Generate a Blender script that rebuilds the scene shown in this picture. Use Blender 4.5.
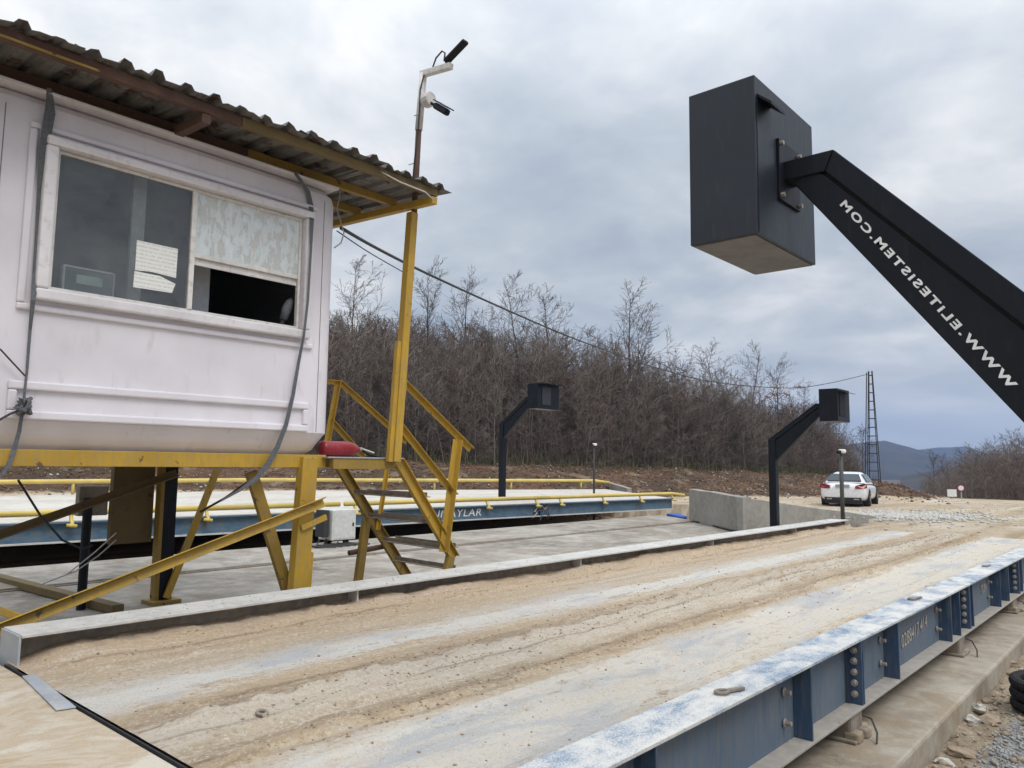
import bpy, bmesh, math, random
import numpy as np
from mathutils import Vector, Matrix
for o in list(bpy.data.objects): bpy.data.objects.remove(o)
scene = bpy.context.scene
C = scene.collection
rad = math.radians

# ------------------------------------------------------------------ camera
YAW, PITCH, ROLL, FPX = rad(41.4), rad(5.9), rad(0.7), 768.0
CAM = Vector((0, 0, 1.0))
fwd = Vector((-math.sin(YAW)*math.cos(PITCH), math.cos(YAW)*math.cos(PITCH), math.sin(PITCH)))
rgt = Vector((math.cos(YAW), math.sin(YAW), 0))
up0 = rgt.cross(fwd)
RV = math.cos(ROLL)*rgt + math.sin(ROLL)*up0
UV = -math.sin(ROLL)*rgt + math.cos(ROLL)*up0
cd = bpy.data.cameras.new('camera'); cam = bpy.data.objects.new('camera', cd); C.objects.link(cam)
m3 = Matrix((RV, UV, -fwd)).transposed()
cam.matrix_world = Matrix.Translation(CAM) @ m3.to_4x4()
cd.sensor_width = 36; cd.lens = FPX/1024*36; cd.clip_start = 0.05; cd.clip_end = 20000
scene.camera = cam
scene.render.resolution_x, scene.render.resolution_y = 1024, 768

def ray(px, py): return (px-512)/FPX*RV - (py-384)/FPX*UV + fwd
def onX(px, py, v): r = ray(px, py); return CAM + r*((v-CAM.x)/r.x)
def onY(px, py, v): r = ray(px, py); return CAM + r*((v-CAM.y)/r.y)
def onZ(px, py, v): r = ray(px, py); return CAM + r*((v-CAM.z)/r.z)

# ------------------------------------------------------------------ world and sun
SUN_EL, SUN_AZ = rad(55), rad(100)      # azimuth measured from +Y towards +X
w = bpy.data.worlds.new('World'); scene.world = w; w.use_nodes = True
nt = w.node_tree; nt.nodes.clear()
def N(tree, typ, **kw):
    n = tree.nodes.new(typ)
    for k, v in kw.items():
        if k.startswith('i_'):
            key = k[2:]; n.inputs[int(key) if key.isdigit() else key].default_value = v
        else: setattr(n, k, v)
    return n
def L(tree, a, b): tree.links.new(a, b)
def math_n(tree, op, a, b=None, clamp=False):
    n = N(tree, 'ShaderNodeMath', operation=op, use_clamp=clamp)
    for i, v in enumerate((a, b)):
        if v is None: continue
        if isinstance(v, (int, float)): n.inputs[i].default_value = v
        else: L(tree, v, n.inputs[i])
    return n.outputs[0]
def ramp(tree, fac, stops, interp='LINEAR'):
    n = N(tree, 'ShaderNodeValToRGB'); r = n.color_ramp; r.interpolation = interp
    while len(r.elements) < len(stops): r.elements.new(0.5)
    for e, (p, c) in zip(r.elements, stops):
        e.position = p; e.color = (c[0], c[1], c[2], 1) if not isinstance(c, (int, float)) else (c, c, c, 1)
    L(tree, fac, n.inputs[0]); return n.outputs[0]
def mixc(tree, fac, a, b, blend='MIX'):
    n = N(tree, 'ShaderNodeMix', data_type='RGBA', blend_type=blend)
    for s, v in ((n.inputs[0], fac), (n.inputs[6], a), (n.inputs[7], b)):
        if isinstance(v, (int, float)): s.default_value = v
        elif isinstance(v, tuple): s.default_value = (*v, 1) if len(v) == 3 else v
        else: L(tree, v, s)
    return n.outputs[2]
sky = N(nt, 'ShaderNodeTexSky', sky_type='NISHITA', sun_disc=False, sun_elevation=SUN_EL, sun_rotation=SUN_AZ)
bg1 = N(nt, 'ShaderNodeBackground'); bg1.inputs[1].default_value = 0.06
L(nt, sky.outputs[0], bg1.inputs[0])
tc = N(nt, 'ShaderNodeTexCoord'); sp = N(nt, 'ShaderNodeSeparateXYZ'); L(nt, tc.outputs['Generated'], sp.inputs[0])
zc = math_n(nt, 'MAXIMUM', sp.outputs[2], 0.0)
den = math_n(nt, 'ADD', zc, 0.22)
cb = N(nt, 'ShaderNodeCombineXYZ')
L(nt, math_n(nt, 'DIVIDE', sp.outputs[0], den), cb.inputs[0]); L(nt, math_n(nt, 'DIVIDE', sp.outputs[1], den), cb.inputs[1])
n1 = N(nt, 'ShaderNodeTexNoise', i_Scale=1.15, i_Detail=7.0, i_Roughness=0.52, i_Distortion=0.5)
n2 = N(nt, 'ShaderNodeTexNoise', i_Scale=3.4, i_Detail=6.0, i_Roughness=0.55, i_Distortion=0.3)
L(nt, cb.outputs[0], n1.inputs['Vector']); L(nt, cb.outputs[0], n2.inputs['Vector'])
cl = math_n(nt, 'ADD', math_n(nt, 'MULTIPLY', n1.outputs[0], 0.72), math_n(nt, 'MULTIPLY', n2.outputs[0], 0.28))
ccol = ramp(nt, cl, [(0.37, (0.50, 0.555, 0.63)), (0.47, (0.64, 0.69, 0.745)), (0.54, (0.80, 0.83, 0.855)), (0.61, (1.03, 1.03, 1.02))])
grad = math_n(nt, 'ADD', 0.73, math_n(nt, 'MULTIPLY', math_n(nt, 'POWER', zc, 2.4), 1.9))
ccol = mixc(nt, ramp(nt, zc, [(0.0, 0.8), (0.07, 0.55), (0.16, 0.0)]), ccol, (0.93, 0.92, 0.92))
bg2 = N(nt, 'ShaderNodeBackground'); L(nt, ccol, bg2.inputs[0]); L(nt, grad, bg2.inputs[1])
mx = N(nt, 'ShaderNodeMixShader', i_0=0.93); L(nt, bg1.outputs[0], mx.inputs[1]); L(nt, bg2.outputs[0], mx.inputs[2])
wo = N(nt, 'ShaderNodeOutputWorld'); L(nt, mx.outputs[0], wo.inputs[0])

sd = bpy.data.lights.new('sun', 'SUN'); sun = bpy.data.objects.new('sun', sd); C.objects.link(sun)
sd.energy = 1.5; sd.angle = rad(26); sd.color = (1.0, 0.965, 0.91)
sdir = Vector((math.sin(SUN_AZ)*math.cos(SUN_EL), math.cos(SUN_AZ)*math.cos(SUN_EL), math.sin(SUN_EL)))
sun.rotation_euler = sdir.to_track_quat('Z', 'Y').to_euler()
sun.location = (0, 0, 60)
scene.view_settings.view_transform = 'Standard'; scene.view_settings.look = 'None'
scene.view_settings.exposure = 0.17; scene.view_settings.gamma = 1.0
scene.render.engine = 'CYCLES'

# ------------------------------------------------------------------ helpers
rng = random.Random(7); nrng = np.random.default_rng(7)
def vnoise(x, y, seed=0):
    x = np.asarray(x, float); y = np.asarray(y, float)
    xi = np.floor(x); yi = np.floor(y); fx = x-xi; fy = y-yi
    fx = fx*fx*(3-2*fx); fy = fy*fy*(3-2*fy)
    def h(a, b):
        s = np.sin(a*127.1+b*311.7+seed*74.7)*43758.5453
        return s-np.floor(s)
    return (h(xi, yi)*(1-fx)+h(xi+1, yi)*fx)*(1-fy)+(h(xi, yi+1)*(1-fx)+h(xi+1, yi+1)*fx)*fy
def fbm(x, y, octv=4, seed=0):
    s = 0; a = 0.5; f = 1.0; t = 0
    for i in range(octv):
        s = s+a*vnoise(np.asarray(x)*f, np.asarray(y)*f, seed+i*3.3); t += a; a *= 0.5; f *= 2.03
    return s/t
def sstep(a, b, x):
    t = np.clip((np.asarray(x, float)-a)/(b-a), 0, 1); return t*t*(3-2*t)

def tag(o, label=None, cat=None, group=None, kind=None):
    if label: o['label'] = label
    if cat: o['category'] = cat
    if group: o['group'] = group
    if kind: o['kind'] = kind
    return o
def thing(name, loc, label, cat, group=None, rotz=0):
    o = bpy.data.objects.new(name, None); C.objects.link(o); o.location = loc; o.rotation_euler = (0, 0, rotz)
    o.empty_display_size = 0.2
    return tag(o, label, cat, group)
def dup(o, parent=None):
    c = o.copy(); C.objects.link(c); c.parent = parent
    for ch in list(o.children): dup(ch, c)
    return c

class MB:
    def __init__(s): s.v = []; s.f = []
    def poly(s, pts, faces):
        b = len(s.v); s.v += [Vector(p) for p in pts]; s.f += [tuple(b+i for i in f) for f in faces]; return s
    def box(s, lo, hi):
        x0, y0, z0 = lo; x1, y1, z1 = hi
        return s.poly([(x0,y0,z0),(x1,y0,z0),(x1,y1,z0),(x0,y1,z0),(x0,y0,z1),(x1,y0,z1),(x1,y1,z1),(x0,y1,z1)],
                      [(0,3,2,1),(4,5,6,7),(0,1,5,4),(1,2,6,5),(2,3,7,6),(3,0,4,7)])
    def sweep(s, p0, p1, prof, upv=(0,0,1), caps=True):
        # profile = list of (a, b): a along side, b along up
        p0 = Vector(p0); p1 = Vector(p1); d = (p1-p0).normalized(); u = Vector(upv)
        if abs(d.dot(u.normalized())) > 0.98: u = Vector((1, 0, 0))
        side = d.cross(u).normalized(); u = side.cross(d).normalized(); n = len(prof)
        pts = [p0+side*a+u*b for a, b in prof]+[p1+side*a+u*b for a, b in prof]
        fs = [(i, (i+1) % n, n+(i+1) % n, n+i) for i in range(n)]
        if caps: fs += [tuple(range(n-1, -1, -1)), tuple(range(n, 2*n))]
        return s.poly(pts, fs)
    def bar(s, p0, p1, wa, wb, upv=(0,0,1)):
        a, b = wa/2, wb/2; return s.sweep(p0, p1, [(-a,-b),(a,-b),(a,b),(-a,b)], upv)
    def angle(s, p0, p1, leg, t, upv=(0,0,1), fl=1):
        pr = [(0,0),(leg*fl,0),(leg*fl,t),(t*fl,t),(t*fl,leg),(0,leg)]
        if fl < 0: pr = pr[::-1]
        return s.sweep(p0, p1, pr, upv)
    def tube(s, pts, r, n=8, caps=True):
        pts = [Vector(p) for p in pts]; rings = []; b = len(s.v); prev = None
        for i, p in enumerate(pts):
            d = (pts[min(i+1, len(pts)-1)]-pts[max(i-1, 0)]).normalized()
            if prev is None:
                u = Vector((0, 0, 1)) if abs(d.z) < 0.9 else Vector((1, 0, 0))
            else: u = prev
            a = d.cross(u).normalized(); u = a.cross(d).normalized(); prev = u
            rr = r[i] if isinstance(r, (list, tuple)) else r
            s.v += [p+a*(math.cos(2*math.pi*k/n)*rr)+u*(math.sin(2*math.pi*k/n)*rr) for k in range(n)]
        for i in range(len(pts)-1):
            for k in range(n):
                s.f.append((b+i*n+k, b+i*n+(k+1) % n, b+(i+1)*n+(k+1) % n, b+(i+1)*n+k))
        if caps:
            s.f.append(tuple(b+k for k in range(n-1, -1, -1))); e = b+(len(pts)-1)*n
            s.f.append(tuple(e+k for k in range(n)))
        return s
    def prism(s, outline, vec):
        n = len(outline); v = Vector(vec); o = [Vector(p) for p in outline]
        return s.poly(o+[p+v for p in o], [tuple(range(n)), tuple(range(2*n-1, n-1, -1))]+[(i, n+i, n+(i+1) % n, (i+1) % n) for i in range(n)])
    def build(s, name, mat, parent=None, bevel=0, smooth=False, seg=2, label=None):
        off = Vector((0, 0, 0))
        if parent is not None and not getattr(parent, 'type', '') == 'MESH': off = parent.location
        if parent is not None and parent.type == 'MESH' and parent.parent is not None:
            off = parent.parent.location
        me = bpy.data.meshes.new(name)
        me.from_pydata([tuple(v-off) for v in s.v], [], s.f)
        bm = bmesh.new(); bm.from_mesh(me); bmesh.ops.recalc_face_normals(bm, faces=bm.faces); bm.to_mesh(me); bm.free()
        me.materials.append(mat)
        o = bpy.data.objects.new(name, me); C.objects.link(o)
        if parent is not None: o.parent = parent
        if smooth:
            for p in me.polygons: p.use_smooth = True
        if bevel:
            md = o.modifiers.new('bevel', 'BEVEL'); md.width = bevel; md.segments = seg; md.limit_method = 'ANGLE'; md.angle_limit = rad(35)
        if label: o['label'] = label
        return o
def fastmesh(name, V, F, mat, parent=None, smooth=False):
    V = np.asarray(V, np.float32); F = np.asarray(F, np.int32); k = F.shape[1]
    me = bpy.data.meshes.new(name); me.vertices.add(len(V)); me.vertices.foreach_set('co', V.ravel())
    me.loops.add(F.size); me.loops.foreach_set('vertex_index', F.ravel())
    me.polygons.add(len(F)); me.polygons.foreach_set('loop_start', np.arange(0, F.size, k, dtype=np.int32))
    me.polygons.foreach_set('loop_total', np.full(len(F), k, np.int32))
    if smooth: me.polygons.foreach_set('use_smooth', np.ones(len(F), bool))
    me.update(calc_edges=True); me.validate(); me.materials.append(mat)
    o = bpy.data.objects.new(name, me); C.objects.link(o)
    if parent is not None: o.parent = parent
    return o
def gridmesh(name, xs, ys, Zf, mat, smooth=True):
    Xg, Yg = np.meshgrid(xs, ys); Zg = Zf(Xg, Yg)
    V = np.stack([Xg, Yg, Zg], -1).reshape(-1, 3); nx, ny = len(xs), len(ys)
    i = np.arange((ny-1)*(nx-1)); r = i//(nx-1); c = i % (nx-1); a = r*nx+c
    F = np.stack([a, a+1, a+nx+1, a+nx], 1)
    return fastmesh(name, V, F, mat, None, smooth), Xg, Yg

# ------------------------------------------------------------------ materials
def mat_base(name):
    m = bpy.data.materials.new(name); m.use_nodes = True; t = m.node_tree
    return m, t, t.nodes['Principled BSDF']
def coords(t, scale=(1, 1, 1), kind='Object'):
    c = N(t, 'ShaderNodeTexCoord'); mp = N(t, 'ShaderNodeMapping'); mp.inputs['Scale'].default_value = scale
    if kind == 'World':
        g = N(t, 'ShaderNodeNewGeometry'); L(t, g.outputs['Position'], mp.inputs['Vector'])
    else: L(t, c.outputs[kind], mp.inputs['Vector'])
    return mp.outputs[0]
def noise(t, vec, scale, detail=5.0, rough=0.55, dist=0.0):
    n = N(t, 'ShaderNodeTexNoise', i_Scale=scale, i_Detail=detail, i_Roughness=rough, i_Distortion=dist); L(t, vec, n.inputs['Vector']); return n.outputs[0]
def bump(t, p, h, strength=0.3, dist=0.02):
    b = N(t, 'ShaderNodeBump', i_Strength=strength, i_Distance=dist); L(t, h, b.inputs['Height']); L(t, b.outputs[0], p.inputs['Normal'])
def worn(name, base, wear=None, dirt=None, rough=0.5, metal=0.0, wear_amt=0.5, dirt_amt=0.5, scale=1.0, streak=(1,1,1), bstr=0.15, spec=0.5):
    """painted metal or similar: base colour, tone variation, chipped patches, dusty patches"""
    m, t, p = mat_base(name)
    v = coords(t, (1, 1, 1), 'World'); vs = coords(t, streak, 'World')
    nlow = noise(t, v, 2.3*scale, 4); nmid = noise(t, vs, 11*scale, 6, 0.6); nfine = noise(t, v, 60*scale, 4, 0.7)
    c = mixc(t, ramp(t, nlow, [(0.35, 0.0), (0.65, 1.0)]), tuple(x*0.86 for x in base), tuple(min(1, x*1.1) for x in base))
    if dirt:
        k = ramp(t, nmid, [(0.62-0.3*dirt_amt, 0.0), (0.74-0.1*dirt_amt, 1.0)])
        c = mixc(t, math_n(t, 'MULTIPLY', k, 0.75), c, dirt)
        c = mixc(t, math_n(t, 'MULTIPLY', ramp(t, nfine, [(0.5, 0.0), (0.75, 1.0)]), 0.35*dirt_amt), c, dirt)
    if wear:
        nw = noise(t, v, 7*scale, 8, 0.68, 0.4)
        k = ramp(t, nw, [(0.70-0.12*wear_amt, 0.0), (0.73-0.11*wear_amt, 1.0)])
        c = mixc(t, k, c, wear)
    L(t, c, p.inputs['Base Color'])
    rr = math_n(t, 'ADD', rough-0.1, math_n(t, 'MULTIPLY', nmid, 0.25)); L(t, rr, p.inputs['Roughness'])
    p.inputs['Metallic'].default_value = metal; p.inputs['Specular IOR Level'].default_value = spec
    bump(t, p, math_n(t, 'ADD', math_n(t, 'MULTIPLY', nmid, 0.6), math_n(t, 'MULTIPLY', nfine, 0.4)), bstr, 0.01)
    return m
def plain(name, col, rough=0.6, metal=0.0, spec=0.5, var=0.12, scale=14):
    m, t, p = mat_base(name); v = coords(t, (1, 1, 1), 'World'); n = noise(t, v, scale, 5)
    L(t, mixc(t, ramp(t, n, [(0.3, 0.0), (0.7, 1.0)]), tuple(x*(1-var) for x in col), tuple(min(1, x*(1+var)) for x in col)), p.inputs['Base Color'])
    p.inputs['Roughness'].default_value = rough; p.inputs['Metallic'].default_value = metal; p.inputs['Specular IOR Level'].default_value = spec
    return m
def concrete(name, base, dark, scale=1.0, pit=0.25, tan=None):
    m, t, p = mat_base(name); v = coords(t, (1, 1, 1), 'World')
    a = noise(t, v, 0.9*scale, 6, 0.6, 0.5); b = noise(t, v, 6*scale, 7, 0.65); f = noise(t, v, 90*scale, 5, 0.75)
    c = mixc(t, ramp(t, a, [(0.36, 0.0), (0.64, 1.0)]), dark, base)
    c = mixc(t, math_n(t, 'MULTIPLY', ramp(t, b, [(0.42, 0.0), (0.62, 1.0)]), 0.5), c, tuple(min(1, x*1.18) for x in base))
    if tan: c = mixc(t, ramp(t, noise(t, v, 1.9*scale, 7, 0.6, 0.8), [(0.48, 0.0), (0.62, 0.8)]), c, tan)
    c = mixc(t, math_n(t, 'MULTIPLY', ramp(t, f, [(0.35, 1.0), (0.5, 0.0)]), pit), c, tuple(x*0.35 for x in dark))
    L(t, c, p.inputs['Base Color']); p.inputs['Roughness'].default_value = 0.88; p.inputs['Specular IOR Level'].default_value = 0.25
    bump(t, p, math_n(t, 'ADD', b, math_n(t, 'MULTIPLY', f, 0.5)), 0.45, 0.012)
    return m
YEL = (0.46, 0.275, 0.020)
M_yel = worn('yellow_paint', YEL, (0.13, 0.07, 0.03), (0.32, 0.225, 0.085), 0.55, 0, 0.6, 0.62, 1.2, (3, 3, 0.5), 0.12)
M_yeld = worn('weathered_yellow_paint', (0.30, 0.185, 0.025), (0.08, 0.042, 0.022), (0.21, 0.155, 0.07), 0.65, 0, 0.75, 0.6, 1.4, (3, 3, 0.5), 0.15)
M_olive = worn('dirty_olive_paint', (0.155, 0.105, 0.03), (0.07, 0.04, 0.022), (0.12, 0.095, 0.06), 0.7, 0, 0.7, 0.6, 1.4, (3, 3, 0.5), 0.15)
M_yelrail = worn('bright_yellow_paint', (0.62, 0.46, 0.10), (0.25, 0.18, 0.09), (0.50, 0.42, 0.24), 0.5, 0, 0.3, 0.5, 0.9, (1, 1, 1), 0.1)
M_blue = worn('blue_paint', (0.07, 0.118, 0.18), (0.15, 0.115, 0.085), (0.155, 0.165, 0.175), 0.6, 0, 0.3, 0.95, 1.0, (2.5, 2.5, 0.45), 0.12)
M_bluest = worn('blue_paint_clean', (0.030, 0.066, 0.13), None, (0.11, 0.125, 0.14), 0.5, 0, 0, 0.5, 1.0, (3, 3, 0.4), 0.1)
M_bluef = worn('blue_paint_far', (0.05, 0.125, 0.205), (0.13, 0.09, 0.06), (0.15, 0.175, 0.19), 0.6, 0, 0.8, 0.8, 0.5, (1, 1, 2), 0.1)
def flange_mat():
    m, t, p = mat_base('dusty_blue_flange'); v = coords(t, (1, 1, 1), 'World'); v2 = coords(t, (1, 0.6, 1), 'World')
    a = noise(t, v2, 5.5, 8, 0.72, 0.3); b = noise(t, v, 120, 5, 0.78); c_ = noise(t, v, 1.1, 3)
    k = math_n(t, 'ADD', math_n(t, 'MULTIPLY', a, 0.50), math_n(t, 'ADD', math_n(t, 'MULTIPLY', b, 0.42), math_n(t, 'MULTIPLY', c_, 0.16)))
    c = ramp(t, k, [(0.45, (0.14, 0.195, 0.285)), (0.505, (0.29, 0.345, 0.41)), (0.55, (0.52, 0.52, 0.51)), (0.64, (0.66, 0.63, 0.575))])
    L(t, c, p.inputs['Base Color']); p.inputs['Roughness'].default_value = 0.8; p.inputs['Specular IOR Level'].default_value = 0.3
    bump(t, p, math_n(t, 'ADD', a, b), 0.35, 0.006); return m
M_flange = flange_mat()
M_flangef = worn('dusty_pale_flange', (0.50, 0.49, 0.47), (0.30, 0.28, 0.26), (0.60, 0.57, 0.53), 0.85, 0, 0.5, 0.6, 1.6, (1, 1, 1), 0.4)
M_dirtsteel = worn('dirty_steel', (0.21, 0.18, 0.15), (0.10, 0.06, 0.04), (0.36, 0.30, 0.23), 0.8, 0, 0.5, 0.6, 1.2, (1, 1, 1), 0.25)
M_botfl = worn('dusty_bottom_flange', (0.33, 0.305, 0.275), (0.16, 0.15, 0.15), (0.43, 0.38, 0.32), 0.8, 0, 0.5, 0.6, 1.2, (1, 1, 1), 0.25)
M_cab = worn('cabin_fibreglass', (0.70, 0.665, 0.70), None, (0.58, 0.54, 0.55), 0.42, 0, 0, 0.12, 0.4, (3, 3, 0.8), 0.03)
M_cabtrim = worn('cabin_trim', (0.66, 0.63, 0.645), None, (0.50, 0.455, 0.44), 0.5, 0, 0, 0.25, 0.9, (2, 2, 2), 0.05)
M_alu = worn('white_window_frame', (0.66, 0.64, 0.61), (0.30, 0.26, 0.22), (0.45, 0.39, 0.33), 0.45, 0, 0.2, 0.4, 1.5, (1, 1, 1), 0.05)
M_seam = plain('seam_dark', (0.16, 0.15, 0.15), 0.8)
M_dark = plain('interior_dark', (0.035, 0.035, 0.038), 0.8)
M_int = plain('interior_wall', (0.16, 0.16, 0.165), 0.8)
M_intcol = plain('interior_panel', (0.42, 0.44, 0.46), 0.7)
M_roof = worn('corrugated_zinc', (0.20, 0.195, 0.185), (0.085, 0.045, 0.028), (0.10, 0.085, 0.072), 0.65, 0.15, 1.2, 0.9, 0.9, (0.6, 3, 1), 0.15)
M_rust = worn('rusty_steel', (0.10, 0.052, 0.034), (0.15, 0.085, 0.05), (0.08, 0.05, 0.04), 0.75, 0.0, 0.7, 0.5, 1.5, (1, 1, 1), 0.25)
M_black = worn('black_powder_coat', (0.0075, 0.0095, 0.014), None, (0.017, 0.019, 0.023), 0.40, 0, 0, 0.22, 1.2, (3, 3, 0.6), 0.03, 0.22)
M_slate = worn('slate_powder_coat', (0.016, 0.021, 0.029), None, (0.03, 0.034, 0.041), 0.42, 0, 0, 0.22, 1.2, (3, 3, 0.6), 0.03, 0.45)
M_blackmat = plain('black_rubber', (0.009, 0.009, 0.010), 0.65, spec=0.3)
M_under = worn('box_underside', (0.145, 0.138, 0.13), None, (0.11, 0.105, 0.10), 0.6, 0, 0, 0.5, 1.0, (1, 1, 1), 0.05)
M_white = plain('white_lettering', (0.78, 0.78, 0.78), 0.5)
M_letter = worn('faded_lettering', (0.42, 0.38, 0.32), (0.06, 0.11, 0.20), (0.30, 0.29, 0.27), 0.6, 0, 0.7, 0.4, 4.0)
M_bolt = plain('galvanised_bolt', (0.36, 0.33, 0.295), 0.5, 0.5)
M_towersteel = plain('dark_tower_steel', (0.035, 0.03, 0.03), 0.7)
M_steel = plain('galvanised_plate', (0.42, 0.43, 0.44), 0.5, 0.3)
M_platest = worn('grey_steel_plate', (0.36, 0.39, 0.43), (0.28, 0.24, 0.2), (0.50, 0.46, 0.40), 0.6, 0.1, 0.4, 0.5, 1.2)
M_greybox = plain('grey_enamel', (0.60, 0.60, 0.57), 0.5)
M_strap = plain('grey_strap', (0.105, 0.11, 0.12), 0.8, var=0.3, scale=60)
M_wire = plain('black_cable', (0.03, 0.03, 0.032), 0.6)
M_wirew = plain('pale_cable', (0.5, 0.49, 0.46), 0.6)
M_red = worn('red_enamel', (0.27, 0.012, 0.02), None, (0.24, 0.07, 0.08), 0.35, 0, 0, 0.3, 3.0)
M_slab = concrete('slab_concrete', (0.42, 0.39, 0.345), (0.17, 0.15, 0.125), 0.9, 0.4, (0.27, 0.23, 0.185))
M_foot = concrete('footing_concrete', (0.40, 0.36, 0.295), (0.21, 0.165, 0.12), 1.2, 0.3, (0.30, 0.235, 0.165))
M_wall = concrete('wall_concrete', (0.34, 0.325, 0.29), (0.24, 0.225, 0.195), 1.3, 0.25)
M_fdeck = concrete('far_deck_concrete', (0.56, 0.535, 0.49), (0.44, 0.40, 0.35), 0.6, 0.1)
M_blueplastic = plain('blue_plastic', (0.03, 0.10, 0.42), 0.5)
M_paper = None
def glass_mat():
    m, t, p = mat_base('greyed_glass')
    p.inputs['Base Color'].default_value = (0.9, 0.95, 0.95, 1); p.inputs['Roughness'].default_value = 0.02
    p.inputs['Transmission Weight'].default_value = 1.0; p.inputs['IOR'].default_value = 1.45
    d = N(t, 'ShaderNodeBsdfDiffuse'); d.inputs[0].default_value = (0.30, 0.32, 0.34, 1)  # patchy grey diffuse layer mixed in to grey the clear pane
    v = coords(t, (1, 1, 1), 'World'); n = noise(t, v, 3, 6, 0.6, 1.0)
    k = ramp(t, n, [(0.3, 0.10), (0.7, 0.26)])
    ms = N(t, 'ShaderNodeMixShader'); L(t, k, ms.inputs[0]); L(t, p.outputs[0], ms.inputs[1]); L(t, d.outputs[0], ms.inputs[2])
    L(t, ms.outputs[0], t.nodes['Material Output'].inputs[0]); return m
M_glass = glass_mat()
def film_mat():
    m, t, p = mat_base('crumpled_film'); v = coords(t, (1, 1, 1), 'World')
    a = noise(t, v, 4, 8, 0.62, 0.5); b = noise(t, coords(t, (1, 2.2, 0.8), 'World'), 9, 7, 0.66, 0.4)
    c = ramp(t, math_n(t, 'ADD', math_n(t, 'MULTIPLY', a, 0.5), math_n(t, 'MULTIPLY', b, 0.5)), [(0.36, (0.40, 0.40, 0.38)), (0.45, (0.55, 0.57, 0.565)), (0.478, (0.47, 0.46, 0.43)), (0.50, (0.58, 0.62, 0.625)), (0.60, (0.66, 0.72, 0.74))])
    L(t, c, p.inputs['Base Color']); p.inputs['Roughness'].default_value = 0.4; bump(t, p, math_n(t, 'ADD', a, b), 0.6, 0.02); return m
M_film = film_mat()
def paper_mat():
    m, t, p = mat_base('printed_paper')
    v = coords(t, (1, 1, 1), 'Object'); s = N(t, 'ShaderNodeSeparateXYZ'); L(t, v, s.inputs[0])
    n = noise(t, coords(t, (0.001, 95, 34), 'Object'), 1.0, 2, 0.6)
    row = math_n(t, 'GREATER_THAN', math_n(t, 'SINE', math_n(t, 'MULTIPLY', s.outputs[2], 210)), 0.35)
    msk = math_n(t, 'MULTIPLY', row, math_n(t, 'GREATER_THAN', n, 0.47))
    c = mixc(t, math_n(t, 'MULTIPLY', msk, 0.33), (0.76, 0.76, 0.72), (0.22, 0.22, 0.23))
    L(t, c, p.inputs['Base Color']); p.inputs['Roughness'].default_value = 0.8; return m
M_paper = paper_mat()
M_blank = plain('plain_paper', (0.72, 0.72, 0.67), 0.8)
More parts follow.
